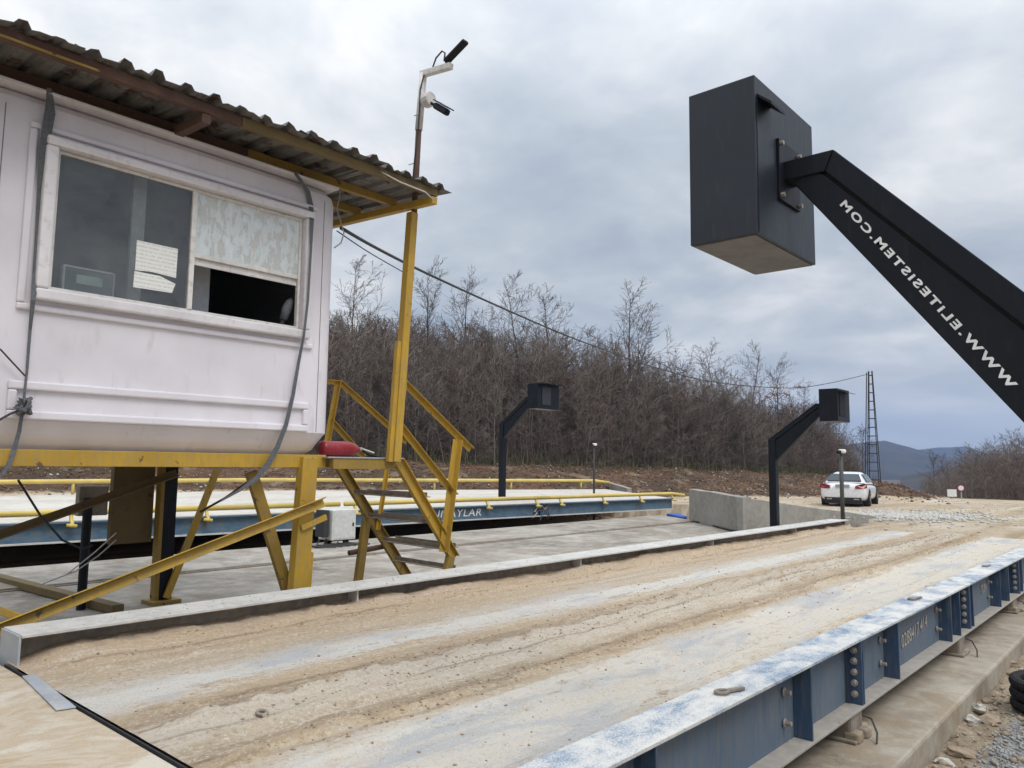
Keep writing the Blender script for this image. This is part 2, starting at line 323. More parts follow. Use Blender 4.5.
def deck_mat():
    m, t, p = mat_base('dirt_covered_deck')
    v = coords(t, (1, 1, 1), 'World'); s = N(t, 'ShaderNodeSeparateXYZ'); L(t, v, s.inputs[0])
    wob = noise(t, coords(t, (0.8, 0.25, 1), 'World'), 1.6, 6, 0.62)
    wob2 = noise(t, coords(t, (1, 0.5, 1), 'World'), 9, 6, 0.65)
    lat = math_n(t, 'ADD', math_n(t, 'DIVIDE', math_n(t, 'ADD', s.outputs[0], 5.2), 3.6), math_n(t, 'ADD', math_n(t, 'MULTIPLY', math_n(t, 'SUBTRACT', wob, 0.5), 0.10), math_n(t, 'MULTIPLY', math_n(t, 'SUBTRACT', wob2, 0.5), 0.10)))
    tan = (0.46, 0.355, 0.235); tan2 = (0.405, 0.325, 0.225); pale = (0.57, 0.515, 0.435); grey = (0.40, 0.42, 0.44); brown = (0.27, 0.20, 0.135); white = (0.60, 0.57, 0.52)
    c = ramp(t, lat, [(0.0, (0.44, 0.325, 0.22)), (0.10, (0.455, 0.345, 0.23)), (0.20, (0.42, 0.335, 0.235)), (0.285, (0.44, 0.36, 0.265)), (0.302, (0.57, 0.545, 0.50)), (0.365, (0.55, 0.53, 0.49)), (0.382, tan), (0.45, (0.40, 0.315, 0.215)), (0.47, (0.29, 0.22, 0.15)), (0.50, (0.46, 0.40, 0.32)), (0.57, (0.50, 0.435, 0.35)), (0.60, tan2), (0.63, (0.30, 0.225, 0.15)), (0.66, tan), (0.695, (0.47, 0.38, 0.27)), (0.712, (0.61, 0.56, 0.48)), (0.865, (0.57, 0.515, 0.43)), (0.885, tan), (0.97, (0.43, 0.335, 0.235))])
    f1 = noise(t, coords(t, (1, 0.8, 1), 'World'), 52, 7, 0.78); f2 = noise(t, v, 150, 4, 0.7); f0 = noise(t, coords(t, (1, 0.55, 1), 'World'), 6, 8, 0.72)
    st = noise(t, coords(t, (8.0, 0.35, 1), 'World'), 1.0, 9, 0.70, 0.5)
    sc = math_n(t, 'ADD', math_n(t, 'MULTIPLY', st, 0.62), math_n(t, 'MULTIPLY', f1, 0.38))
    c = mixc(t, math_n(t, 'MULTIPLY', ramp(t, sc, [(0.52, 0.0), (0.59, 1.0)]), 0.62), c, (0.56, 0.50, 0.425))
    c = mixc(t, math_n(t, 'MULTIPLY', ramp(t, sc, [(0.40, 1.0), (0.45, 0.0)]), 0.62), c, (0.27, 0.195, 0.125))
    # bare plate, mostly in the wheel tracks, with broken edges
    pa = noise(t, coords(t, (2.4, 0.62, 1), 'World'), 1.0, 8, 0.66, 0.5)
    pk = math_n(t, 'ADD', math_n(t, 'MULTIPLY', pa, 0.60), math_n(t, 'MULTIPLY', f1, 0.40))
    trk = ramp(t, lat, [(0.22, 0.0), (0.30, 1.0), (0.37, 1.0), (0.42, 0.0), (0.66, 0.0), (0.73, 1.0), (0.88, 0.8), (0.94, 0.0)])
    k = math_n(t, 'MULTIPLY', ramp(t, pk, [(0.465, 0.0), (0.50, 1.0)]), trk)
    c = mixc(t, math_n(t, 'MULTIPLY', k, 0.75), c, (0.575, 0.545, 0.495))
    k = math_n(t, 'MULTIPLY', ramp(t, pk, [(0.524, 0.0), (0.54, 1.0)]), trk)
    c = mixc(t, math_n(t, 'MULTIPLY', k, 0.72), c, (0.35, 0.375, 0.41))
    # thin rut lines pressed into the dirt along the travel direction
    ln = math_n(t, 'ADD', math_n(t, 'DIVIDE', math_n(t, 'ADD', s.outputs[0], 5.2), 3.6), math_n(t, 'MULTIPLY', math_n(t, 'SUBTRACT', noise(t, coords(t, (0.4, 0.35, 1), 'World'), 1.3, 4), 0.5), 0.10))
    ln = math_n(t, 'ADD', ln, math_n(t, 'MULTIPLY', math_n(t, 'SUBTRACT', f1, 0.5), 0.022))
    stops = [(0.0, 0.0)]
    for q_, h_ in ((0.105, 0.8), (0.175, 0.5), (0.435, 0.9), (0.485, 1.0), (0.535, 0.7), (0.635, 1.0), (0.665, 0.6), (0.945, 0.8)): stops += [(q_-0.006, 0.0), (q_, h_), (q_+0.006, 0.0)]
    rl = ramp(t, ln, stops)
    rl = math_n(t, 'MULTIPLY', rl, ramp(t, noise(t, coords(t, (1.5, 0.7, 1), 'World'), 1.7, 5, 0.6), [(0.44, 0.0), (0.56, 1.0)]))
    c = mixc(t, math_n(t, 'MULTIPLY', rl, 0.95), c, (0.16, 0.105, 0.06))
    c = mixc(t, math_n(t, 'MULTIPLY', ramp(t, f0, [(0.54, 0.0), (0.64, 1.0)]), 0.45), c, (0.46, 0.355, 0.25))
    c = mixc(t, math_n(t, 'MULTIPLY', ramp(t, f0, [(0.34, 1.0), (0.42, 0.0)]), 0.5), c, (0.27, 0.20, 0.135))
    c = mixc(t, math_n(t, 'MULTIPLY', ramp(t, f1, [(0.54, 0.0), (0.66, 1.0)]), 0.6), c, (0.68, 0.61, 0.52))
    c = mixc(t, math_n(t, 'MULTIPLY', ramp(t, f1, [(0.34, 1.0), (0.44, 0.0)]), 0.62), c, (0.215, 0.155, 0.10))
    c = mixc(t, math_n(t, 'MULTIPLY', ramp(t, f2, [(0.34, 1.0), (0.44, 0.0)]), 0.45), c, (0.14, 0.10, 0.07))
    hs = N(t, 'ShaderNodeHueSaturation', i_Saturation=0.96, i_Value=0.97); L(t, c, hs.inputs['Color']); c = hs.outputs[0]
    L(t, c, p.inputs['Base Color']); p.inputs['Roughness'].default_value = 0.92; p.inputs['Specular IOR Level'].default_value = 0.2
    bump(t, p, math_n(t, 'ADD', f1, math_n(t, 'MULTIPLY', f2, 0.5)), 0.8, 0.010); return m
M_deck = deck_mat()
def ground_mat():
    m, t, p = mat_base('dirt_ground'); v = coords(t, (1, 1, 1), 'World')
    at = N(t, 'ShaderNodeAttribute', attribute_name='zone'); s = N(t, 'ShaderNodeSeparateColor'); L(t, at.outputs['Color'], s.inputs[0])
    a = noise(t, v, 0.35, 7, 0.6, 0.6); b = noise(t, v, 3.0, 7, 0.68); f = noise(t, v, 26, 6, 0.75); g = noise(t, v, 90, 3, 0.7)
    stk = noise(t, coords(t, (1.6, 0.16, 1), 'World'), 1.0, 7, 0.62, 0.5)
    road = ramp(t, stk, [(0.32, (0.34, 0.255, 0.17)), (0.46, (0.46, 0.37, 0.26)), (0.56, (0.52, 0.44, 0.34)), (0.68, (0.60, 0.55, 0.47))])
    road = mixc(t, math_n(t, 'MULTIPLY', ramp(t, b, [(0.34, 1.0), (0.48, 0.0)]), 0.45), road, (0.30, 0.23, 0.16))
    red = mixc(t, ramp(t, b, [(0.38, 0.0), (0.62, 1.0)]), (0.075, 0.042, 0.028), (0.165, 0.098, 0.06))
    red = mixc(t, ramp(t, a, [(0.42, 0.0), (0.56, 0.8)]), red, (0.055, 0.04, 0.028)); red = mixc(t, ramp(t, noise(t, v, 0.8, 7, 0.66), [(0.55, 0.0), (0.64, 0.7)]), red, (0.27, 0.21, 0.15))
    red = mixc(t, ramp(t, f, [(0.55, 0.0), (0.68, 1.0)]), red, (0.33, 0.25, 0.18))
    red = mixc(t, ramp(t, f, [(0.30, 1.0), (0.42, 0.0)]), red, (0.05, 0.03, 0.022))
    lit = mixc(t, ramp(t, b, [(0.4, 0.0), (0.6, 1.0)]), (0.085, 0.065, 0.045), (0.14, 0.105, 0.075))
    grv = mixc(t, ramp(t, f, [(0.35, 0.0), (0.65, 1.0)]), (0.17, 0.165, 0.16), (0.40, 0.39, 0.375))
    rub = mixc(t, ramp(t, b, [(0.36, 0.0), (0.62, 1.0)]), (0.23, 0.175, 0.12), (0.42, 0.34, 0.25))
    rub = mixc(t, ramp(t, f, [(0.54, 0.0), (0.66, 1.0)]), rub, (0.50, 0.45, 0.38))
    rub = mixc(t, ramp(t, f, [(0.32, 1.0), (0.44, 0.0)]), rub, (0.13, 0.10, 0.075))
    edge = math_n(t, 'MULTIPLY', math_n(t, 'SUBTRACT', b, 0.5), 0.9)
    def K(ch): return ramp(t, math_n(t, 'ADD', s.outputs[ch], edge), [(0.38, 0.0), (0.62, 1.0)])
    c = mixc(t, math_n(t, 'MULTIPLY', at.outputs['Alpha'], 1.0), road, rub)
    c = mixc(t, K(0), c, red); c = mixc(t, K(1), c, grv); c = mixc(t, K(2), c, lit)
    c = mixc(t, math_n(t, 'MULTIPLY', ramp(t, g, [(0.34, 1.0), (0.46, 0.0)]), 0.3), c, (0.12, 0.09, 0.07))
    L(t, c, p.inputs['Base Color']); p.inputs['Roughness'].default_value = 0.95; p.inputs['Specular IOR Level'].default_value = 0.15
    bump(t, p, math_n(t, 'ADD', b, math_n(t, 'ADD', f, math_n(t, 'MULTIPLY', g, 0.4))), 0.7, 0.05); return m
M_ground = ground_mat()
def approach_mat():
    m, t, p = mat_base('dusty_approach'); v = coords(t, (1, 1, 1), 'World')
    a = noise(t, coords(t, (1.6, 1.2, 1), 'World'), 1.0, 8, 0.66, 0.4); f = noise(t, v, 40, 6, 0.72); g = noise(t, v, 130, 4, 0.7)
    c = ramp(t, a, [(0.36, (0.37, 0.275, 0.175)), (0.46, (0.41, 0.32, 0.215)), (0.50, (0.49, 0.42, 0.33)), (0.55, (0.43, 0.345, 0.245)), (0.62, (0.54, 0.49, 0.41))])
    c = mixc(t, math_n(t, 'MULTIPLY', ramp(t, f, [(0.32, 1.0), (0.45, 0.0)]), 0.35), c, (0.3, 0.22, 0.15))
    c = mixc(t, math_n(t, 'MULTIPLY', ramp(t, g, [(0.34, 1.0), (0.42, 0.0)]), 0.25), c, (0.2, 0.15, 0.1))
    L(t, c, p.inputs['Base Color']); p.inputs['Roughness'].default_value = 0.92; bump(t, p, math_n(t, 'ADD', f, g), 0.4, 0.008); return m
M_appr = approach_mat()
def bark(name, c0, c1, c2):
    m, t, p = mat_base(name); v = coords(t, (1, 1, 1), 'World')
    oi = N(t, 'ShaderNodeObjectInfo')
    n = noise(t, v, 1.3, 5, 0.7); n2 = noise(t, coords(t, (6, 6, 1.5), 'World'), 3, 5, 0.7)
    c = ramp(t, n, [(0.32, c0), (0.5, c1), (0.68, c2)])
    c = mixc(t, math_n(t, 'MULTIPLY', n2, 0.6), c, c1)
    c = mixc(t, math_n(t, 'MULTIPLY', oi.outputs['Random'], 0.35), c, c2)
    L(t, c, p.inputs['Base Color']); p.inputs['Roughness'].default_value = 0.9; p.inputs['Specular IOR Level'].default_value = 0.2; return m
M_bark = bark('grey_bark', (0.12, 0.10, 0.085), (0.19, 0.165, 0.14), (0.28, 0.25, 0.21))
M_twig = bark('brown_twigs', (0.055, 0.041, 0.036), (0.088, 0.067, 0.059), (0.13, 0.104, 0.088))
M_thick = bark('thicket_twigs', (0.10, 0.074, 0.064), (0.155, 0.118, 0.103), (0.25, 0.208, 0.172))
M_leafo = plain('dry_orange_leaves', (0.22, 0.105, 0.04), 0.7, var=0.4, scale=5)
M_leafd = plain('dry_dark_leaves', (0.085, 0.05, 0.03), 0.7, var=0.4, scale=5)
M_grass = plain('dull_grass', (0.10, 0.095, 0.045), 0.8, var=0.35, scale=2)
M_stone = concrete('pale_stone', (0.52, 0.50, 0.46), (0.36, 0.335, 0.30), 6, 0.2)
M_stoneb = concrete('brown_stone', (0.34, 0.27, 0.20), (0.20, 0.145, 0.10), 6, 0.2)
M_stoner = concrete('red_clod', (0.15, 0.092, 0.06), (0.07, 0.042, 0.028), 5, 0.2)
M_hill = plain('far_forest_hill', (0.055, 0.048, 0.042), 0.95, spec=0.1, var=0.35, scale=0.02)

# ------------------------------------------------------------------ terrain
EDGE = [(-37, -30), (-35, 5), (-32, 18), (-23.5, 32), (-20.0, 46), (-19.5, 62), (-26, 78), (-50, 95)]   # edge of the wood
def seg_dist(x, y, poly):
    best = np.full(np.shape(x), 1e9); sign = np.zeros(np.shape(x))
    for (ax, ay), (bx, by) in zip(poly[:-1], poly[1:]):
        dx, dy = bx-ax, by-ay; l2 = dx*dx+dy*dy
        t = np.clip(((x-ax)*dx+(y-ay)*dy)/l2, 0, 1); d = np.hypot(x-(ax+t*dx), y-(ay+t*dy))
        s = np.sign(dx*(y-ay)-dy*(x-ax)); k = d < best; best = np.where(k, d, best); sign = np.where(k, s, sign)
    return best*sign          # positive = inside the wood (left of the line)
def inpoly(x, y, poly):
    r = np.zeros(np.shape(x), bool); n = len(poly)
    for i in range(n):
        (x0, y0), (x1, y1) = poly[i], poly[(i+1) % n]
        c = ((y0 > y) != (y1 > y)) & (x < (x1-x0)*(y-y0)/((y1-y0) if y1 != y0 else 1e-9)+x0); r ^= c
    return r
PIT = [(-1.3, -7), (-1.3, 15.5), (-5.3, 15.6), (-5.6, 20.3), (-6.1, 20.6), (-7.5, 16.85), (-10.6, 19.6), (-12.9, 24.0), (-19.2, 28.6), (-25.0, 16), (-25.0, -7)]
def terrain(x, y, rough=True):
    x = np.asarray(x, float); y = np.asarray(y, float)
    r = np.hypot(x, y)
    z = -0.19-0.30*sstep(16, 30, y)
    z = z-0.30*sstep(33, 50, y)
    z = z-0.004*np.clip(y-44, 0, None)**1.5*(y > 44)*sstep(44, 60, y)
    z = np.maximum(z, -9)
    low = sstep(-3.0, -1.2, x)*(1-sstep(13.5, 20, y)); z = z*(1-low)+(-0.70)*low
    e = seg_dist(x, y, EDGE)
    bank = sstep(-7.0, 0.5, e); z = z+bank*1.45*(1-sstep(70, 95, y))
    z = z+np.clip(e, 0, 34)*(0.21-0.10*sstep(34, 64, y))*(1-sstep(75, 110, y))
    # rise of soil behind the wall
    z = z+0.30*np.exp(-(((x+10.5)/2.2)**2+((y-22.0)/2.2)**2))
    # heap of soil past the car
    z = z+0.85*np.exp(-(((x+11.6)/1.5)**2+((y-42.5)/2.6)**2))
    # right hand verge
    z = z+0.8*sstep(3, 16, x-0.03*y)*(1-sstep(60, 90, y))
    if rough:
        z = z+(fbm(x*0.5, y*0.5, 4, 1)-0.5)*0.22*sstep(-9, -1, e)+(fbm(x*1.7, y*1.7, 4, 5)-0.5)*(0.05+0.22*sstep(-8, -3, e)*(1-sstep(2, 6, e)))
        z = z+(fbm(x*6, y*6, 3, 9)-0.5)*0.09*low
    far = sstep(140, 600, r); z = z*(1-far)+(-14)*far
    z = np.where(inpoly(x, y, PIT), -1.25, z)
    return z
def axis(segs):
    out = []
    for a, b, st in segs: out += list(np.arange(a, b, st))
    return np.array(out+[segs[-1][1]])
xs = axis([(-5200, -600, 460), (-600, -120, 60), (-120, -60, 5), (-60, -34, 1.2), (-34, -5, 0.26), (-5, -1.4, 0.12), (-1.4, 0.6, 0.04), (0.6, 4, 0.2), (4, 40, 1.5), (40, 160, 12), (160, 600, 60), (600, 5200, 460)])
ys = axis([(-2500, -300, 220), (-300, -40, 26), (-40, 3, 1.5), (3, 11, 0.05), (11, 48, 0.24), (48, 110, 1.2), (110, 300, 15), (300, 900, 60), (900, 5400, 450)])
ground, Xg, Yg = gridmesh('ground', xs, ys, terrain, M_ground); tag(ground, kind='structure')
e = seg_dist(Xg, Yg, EDGE); zone = np.zeros((Xg.size, 4), np.float32)
zone[:, 0] = (sstep(-7.2, -4.5, e)*(1-sstep(0.0, 2.0, e))).ravel()
mnd = np.exp(-(((Xg+11.6)/1.9)**2+((Yg-42.5)/3.0)**2)); zone[:, 0] = np.maximum(zone[:, 0], sstep(0.25, 0.6, mnd).ravel())
zone[:, 0] = np.maximum(zone[:, 0], (0.8*sstep(4, 9, Xg-0.03*Yg)*sstep(20, 30, Yg)).ravel())
gg = np.exp(-(((Xg+0.80)/0.22)**2+((Yg-5.6)/1.6)**2)); zone[:, 1] = sstep(0.2, 0.55, gg).ravel()
g2 = np.exp(-(((Xg+6.4)/1.9)**2+((Yg-24.5)/4.5)**2)); zone[:, 1] = np.maximum(zone[:, 1], 0.8*sstep(0.3, 0.7, g2).ravel())
zone[:, 2] = np.maximum(sstep(-0.8, 1.5, e), sstep(80, 130, np.hypot(Xg, Yg))).ravel()
zone[:, 3] = (sstep(-2.0, -1.3, Xg)*(1-sstep(14, 19, Yg))).ravel()
ca = ground.data.color_attributes.new('zone', 'FLOAT_COLOR', 'POINT'); ca.data.foreach_set('color', zone.ravel())

# far hills
def ridge(name, pts, dist_w, zb, seed):
    """pts: (x, y, top) along a ridge crest"""
    n = 90; m = 14; V = []
    P = np.array(pts, float); s = np.linspace(0, len(P)-1, n); i = np.clip(s.astype(int), 0, len(P)-2); f = (s-i)[:, None]; f = f*f*(3-2*f)
    c = P[i]*(1-f)+P[i+1]*f
    for j in range(m):
        tt = j/(m-1)*2-1
        k = (1-tt*tt)**1.2
        for a in c:
            d = Vector((a[0], a[1], 0)).normalized()
            off = tt*dist_w
            x, y = a[0]+d.x*off, a[1]+d.y*off
            z = zb+(a[2]-zb)*k*(0.86+0.14*k)+(float(fbm(x/90, y/90, 4, seed))-0.5)*a[2]*0.16*(1 if tt else 0.5)
            V.append((x, y, z))
    F = [(j*n+i, j*n+i+1, (j+1)*n+i+1, (j+1)*n+i) for j in range(m-1) for i in range(n-1)]
    return tag(fastmesh(name, V, F, M_hill, None, True), kind='structure')
def crest(pxs, D):
    out = []
    for px, py in pxs:
        r = ray(px, py); h = math.hypot(r.x, r.y); out.append((r.x/h*D, r.y/h*D, 1+r.z/h*D))
    return out
ridge('hills', crest([(700, 462), (780, 450), (850, 444), (884, 441), (905, 446), (930, 453), (955, 458), (985, 468)], 1500), 420, -16, 3)
ridge('hills', crest([(860, 460), (900, 452), (935, 448), (966, 446), (985, 452), (1010, 455), (1060, 450), (1150, 452), (1250, 448), (1350, 455)], 2300), 600, -16, 8)
ridge('hills', crest([(900, 476), (930, 471), (960, 465), (990, 462), (1020, 460), (1080, 458), (1160, 456)], 700), 230, -15, 14)

# ------------------------------------------------------------------ concrete slabs, approach, footing, wall
def slab(name, poly, z0, z1, mat, bevel=0.012, kind='structure'):
    mb = MB().prism([(x, y, z0) for x, y in poly], (0, 0, z1-z0)); o = mb.build(name, mat, None, bevel); return tag(o, kind=kind)
yard = thing('slab_floor', (-8, 6, -0.62), None, None); tag(yard, kind='structure')
for k, (x0, x1) in enumerate(((-11.9, -10.075), (-10.03, -4.85))):
    yy = [-7, -1.5, 4.3, 10.2, 15.4]
    MB().prism([(x0, -7, -0.62), (x1, -7, -0.62), (x1, 15.48, -0.62), (x0 if k else x1, 18.9 if not k else 15.48, -0.62), (x0, 20.2 if not k else 18.72, -0.62)] if not k else
               [(x0, -7, -0.62), (x1, -7, -0.62), (x1, 15.48, -0.62), (-5.4, 15.48, -0.62), (-5.75, 19.9, -0.62), (-6.3, 19.9, -0.62), (-7.62, 16.42, -0.62), (x0, 18.78, -0.62)], (0, 0, 0.12 if k else 0.155)).build('concrete_slab', M_slab, yard, 0.01)
MB().box((-10.073, -7, -0.62), (-10.032, 18.7, -0.488)).build('joint_filler', M_dirtsteel, yard)
slab('approach_pavement', [(-5.75, -7), (-0.9, -7), (-0.9, 1.476), (-5.75, 1.476)], -0.9, -0.172, M_appr)
tag(slab('footing', [(-2.3, 1.47), (-1.235, 1.47), (-1.30, 16), (-2.3, 16)], -0.98, -0.55, M_foot, 0.02), kind='structure')
slab('pit_floor', [(-4.85, 1.47), (-2.3, 1.47), (-2.3, 15.6), (-4.85, 15.6)], -1.1, -0.93, M_foot)
# steel plate set in the approach edge
o = MB().prism([onZ(35, 675, -0.168), onZ(22, 677, -0.168), onZ(56, 711, -0.168), onZ(76, 708, -0.168)], (0, 0, 0.006)).build('steel_edge_plate', M_platest, None, 0.001)
tag(o, 'flat blue-grey steel plate set in the pavement beside the black gap', 'steel plate')
# retaining wall: three cast lengths
WT = 0.2
def wall_seg(a, b, za, zb, zbase=-0.55):
    a = Vector((*a, 0)); b = Vector((*b, 0)); d = (b-a).normalized(); n = Vector((-d.y, d.x, 0))*WT
    if n.y < 0: n = -n
    mb = MB(); cnt = 14; V = []
    for i in range(cnt+1):
        f = i/cnt; p = a+(b-a)*f; zt = za+(zb-za)*f+0.03*(float(fbm(f*9+a.x, 2.2, 3, 4))-0.5)
        V += [(p.x, p.y, zbase), (p.x, p.y, zt), (p.x+n.x, p.y+n.y, zt+0.008), (p.x+n.x, p.y+n.y, zbase)]
    F = [(4*i+k, 4*i+(k+1) % 4, 4*i+4+(k+1) % 4, 4*i+4+k) for i in range(cnt) for k in range(4)]+[(3, 2, 1, 0), (4*cnt, 4*cnt+1, 4*cnt+2, 4*cnt+3)]
    return mb.poly(V, F)
wl = thing('retaining_wall', (-8.5, 17.3, -0.5), 'weathered grey concrete retaining wall beyond the slab, behind the black pole', 'wall')
wall_seg((-10.4, 19.2), (-7.62, 16.52), 0.36, 0.30).build('wall_segment', M_wall, wl, 0.008)
wall_seg((-7.60, 16.50), (-6.05, 20.9), 0.29, -0.22).build('wall_segment', M_wall, wl, 0.008)
o = wall_seg((-20.6, 29.7), (-18.2, 28.2), 0.25, 0.0, -0.6).build('low_concrete_wall', M_wall, None, 0.008)
tag(o, 'low pale concrete block wall at the end of the back rail', 'wall')

# ------------------------------------------------------------------ near weighbridge
wb = thing('weighbridge', (-3.4, 1.5, -0.55), 'long blue truck weighbridge with dirt covered deck and steel side girders', 'weighbridge')
Y0, Y1 = 1.5, 15.55
def deckz(x, y):
    z = np.full(np.shape(x), -0.165)
    u = x
    pile = sstep(-4.72, -5.08, u+0.10*(fbm(x*0+3, y*2.3, 4, 2)-0.5)*2); z = z+pile*(0.012+0.085*fbm(x*3, y*2.2, 5, 21)+0.03*(fbm(x*16, y*14, 3, 23)-0.5))
    pr = sstep(-1.98, -1.70, u+0.05*(fbm(x*0, y*2, 3, 6)-0.5)); z = z+pr*0.055
    # tyre ruts: ridges that follow the travel direction
    for cx, wd, h, sd_ in ((-4.55, 0.05, 0.014, 1), (-3.62, 0.037, 0.022, 2), (-3.40, 0.062, 0.03, 3), (-3.15, 0.043, 0.024, 4), (-2.86, 0.031, 0.028, 5), (-2.66, 0.025, 0.018, 6), (-2.0, 0.04, 0.012, 7)):
        cc = cx+0.10*(fbm(y*0.22, y*0+sd_, 2, sd_)-0.5)
        amp = np.clip(fbm(y*0.6, y*0+sd_*2, 3, sd_+11)*2.2-0.55, 0, 1.4)
        z = z+1.35*h*amp*np.exp(-((u-cc)/wd)**2)*(0.1+1.8*fbm(x*22, y*12, 3, 31))
    mid = np.exp(-((u+3.25)/0.45)**2); z = z+mid*0.03*np.clip(fbm(x*5, y*3.2, 4, 41)-0.42, 0, 1)*2
    z = z+0.012*(fbm(x*3, y*1.2, 4, 51)-0.5)+0.006*(fbm(x*18, y*13, 3, 61)-0.5)
    z = -0.168+(z+0.168)*(0.04+0.96*sstep(Y0, Y0+0.3, y))
    return z
ob, _, _ = gridmesh('deck', np.linspace(-5.165, -1.632, 210), np.linspace(Y0+0.005, Y1, 520), deckz, M_deck)
for v in ob.data.vertices: v.co -= wb.location
ob.parent = wb
MB().box((-5.165, Y0-0.004, -0.26), (-1.632, Y0+0.0045, -0.178)).build('deck_edge', M_dark, wb)  # end face coloured near black, putting the shade of the gap into its colour
MB().box((-5.16, Y0+0.02, -0.32), (-1.64, Y1, -0.25)).build('deck_plate', M_dirtsteel, wb)
def ibeam(x0, x1, H, tf, tw, ya, yb, top_mat, web_mat, nm):
    xc = (x0+x1)/2
    MB().box((x0, ya, -tf), (x1, yb, 0)).build(nm+'_top_flange', top_mat, wb, 0.003)
    MB().box((xc-tw/2, ya, -H+tf), (xc+tw/2, yb, -tf)).build(nm+'_web', web_mat, wb)
    MB().box((x0, ya, -H), (x1, yb, -H+tf)).build(nm+'_bottom_flange', M_botfl, wb, 0.003)
ibeam(-1.735, -1.515, 0.40, 0.016, 0.014, Y0, Y1, M_flange, M_blue, 'girder')
ibeam(-5.34, -5.01, 0.40, 0.018, 0.016, Y0+0.03, Y1, M_flangef, M_dirtsteel, 'girder')
for v, nm in ((wb.children, 0),): pass
# stiffener plates and splice bolts on the outer face
stiff = MB().box((-1.617, -0.008, -0.384), (-1.522, 0.008, -0.017)); bolt = None
st_src = None; bolt_src = None
def place_stiff(y):
    global st_src
    if st_src is None:
        st_src = stiff.build('stiffener', M_bluest, None, 0.002)
        st_src.parent = wb; st_src.location = Vector((0, y, 0))-wb.location; return
    c = st_src.copy(); C.objects.link(c); c.location = Vector((0, y, 0))-wb.location
def place_bolt(y, z):
    global bolt_src
    if bolt_src is None:
        mb = MB(); mb.tube([(0, 0, 0), (0.010, 0, 0)], 0.023, 10); mb.tube([(0.009, 0, 0), (0.040, 0, 0)], 0.013, 6)
        bolt_src = mb.build('bolt', M_bolt, None, 0.002, seg=1); bolt_src.parent = wb; bolt_src.location = Vector((-1.6135, y, z))-wb.location; return
    c = bolt_src.copy(); C.objects.link(c); c.location = Vector((-1.6135, y, z))-wb.location
for y in (1.9, 2.55, 4.07, 5.63, 7.12, 7.43, 7.95, 9.25, 9.72, 10.6, 11.9, 12.3, 13.9, 14.3, 15.2): place_stiff(y)
nut_src = None
for y in (1.78, 4.87, 7.80, 10.37, 13.1):       # bolted end plates of the bridge modules
    place_stiff(y); place_stiff(y+0.03)
    for k in range(5):
        if nut_src is None:
            mb = MB(); mb.tube([(0, 0, 0), (0, -0.010, 0)], 0.021, 10); mb.tube([(0, -0.009, 0), (0, -0.024, 0)], 0.015, 6)
            nut_src = mb.build('bolt', M_bolt, None, 0.002, seg=1); nut_src.parent = wb; c = nut_src
        else: c = nut_src.copy(); C.objects.link(c)
        c.location = Vector((-1.566, y-0.008, -0.075-k*0.0625))-wb.location
for y in (3.93, 5.53, 7.02, 9.12, 11.75):
    for z in (-0.13, -0.28): place_bolt(y, z)
# small stiffeners on the inner face of the back girder
for y in (3.9, 6.9, 10.0, 13.0):
    MB().box((-5.166, y-0.008, -0.2), (-5.05, y+0.008, -0.02)).build('inner_stiffener', M_flangef, wb)
# girder end plate of the back girder
MB().box((-5.335, Y0+0.016, -0.395), (-5.015, Y0+0.029, -0.005)).build('end_plate', M_platest, wb, 0.002)
def text_mesh(name, s, size, mat, parent, org, ux, uy, extr=0.002, wid=1.0, space=1.0, bold=0.0):
    cu = bpy.data.curves.new(name, 'FONT'); cu.body = s; cu.size = size; cu.extrude = extr; cu.space_character = space; cu.resolution_u = 3; cu.offset = bold
    to = bpy.data.objects.new(name+'_t', cu); C.objects.link(to)
    dg = bpy.context.evaluated_depsgraph_get(); me = bpy.data.meshes.new_from_object(to.evaluated_get(dg))
    bpy.data.objects.remove(to)
    ux = Vector(ux).normalized(); uy = Vector(uy).normalized(); nz = ux.cross(uy)
    off = Vector((0, 0, 0)) if parent is None else (parent.location if parent.type != 'MESH' else parent.parent.location)
    for v in me.vertices: v.co = Vector(org)-off+ux*(v.co.x*wid)+uy*v.co.y+nz*v.co.z
    me.materials.clear(); me.materials.append(mat)
    o = bpy.data.objects.new(name, me); C.objects.link(o)
    if parent is not None: o.parent = parent
    return o
text_mesh('lettering', '0288417 414', 0.135, M_letter, wb, (-1.610, 6.02, -0.27), (0, 1, 0.07), (0, 0, 1), 0.001, 1.0)
text_mesh('lettering', 'TUN', 0.125, M_letter, wb, (-1.610, 8.78, -0.22), (0, 1, 0.05), (0, 0, 1), 0.001, 1.0)
# lifting lugs lying on the girder top and deck
def lug(p, rz, label):
    t = thing('lifting_lug', p, label, 'lifting lug', 'lifting lugs on the weighbridge')
    a = Vector(p); d = Vector((math.cos(rz), math.sin(rz), 0)); n = Vector((-d.y, d.x, 0))
    mb = MB(); ring = [a+d*(0.034*math.cos(k*math.pi/5))+n*(0.022*math.sin(k*math.pi/5))+Vector((0, 0, 0.010)) for k in range(11)]; mb.tube(ring, 0.008, 6)
    mb.build('ring', M_dirtsteel, t, smooth=True); MB().bar(a+d*0.03+Vector((0,0,0.010)), a+d*0.13+Vector((0,0,0.010)), 0.022, 0.014).build('shank', M_dirtsteel, t, 0.003)
lug(onZ(722, 694, 0.001), rad(70), 'small rusty ring lug lying on the girder top at its near end')
lug(onZ(912, 600, 0.001), rad(75), 'small dark lug on the girder top above the painted phone number')
lug(onZ(985, 567, 0.001), rad(80), 'small dark lug on the girder top, farthest of the three')
q = onZ(262, 712, -0.15); lug((q.x, q.y, float(deckz(np.array(q.x), np.array(q.y)))+0.002), rad(-20), 'grey metal lug lying in the dirt on the weighbridge deck')
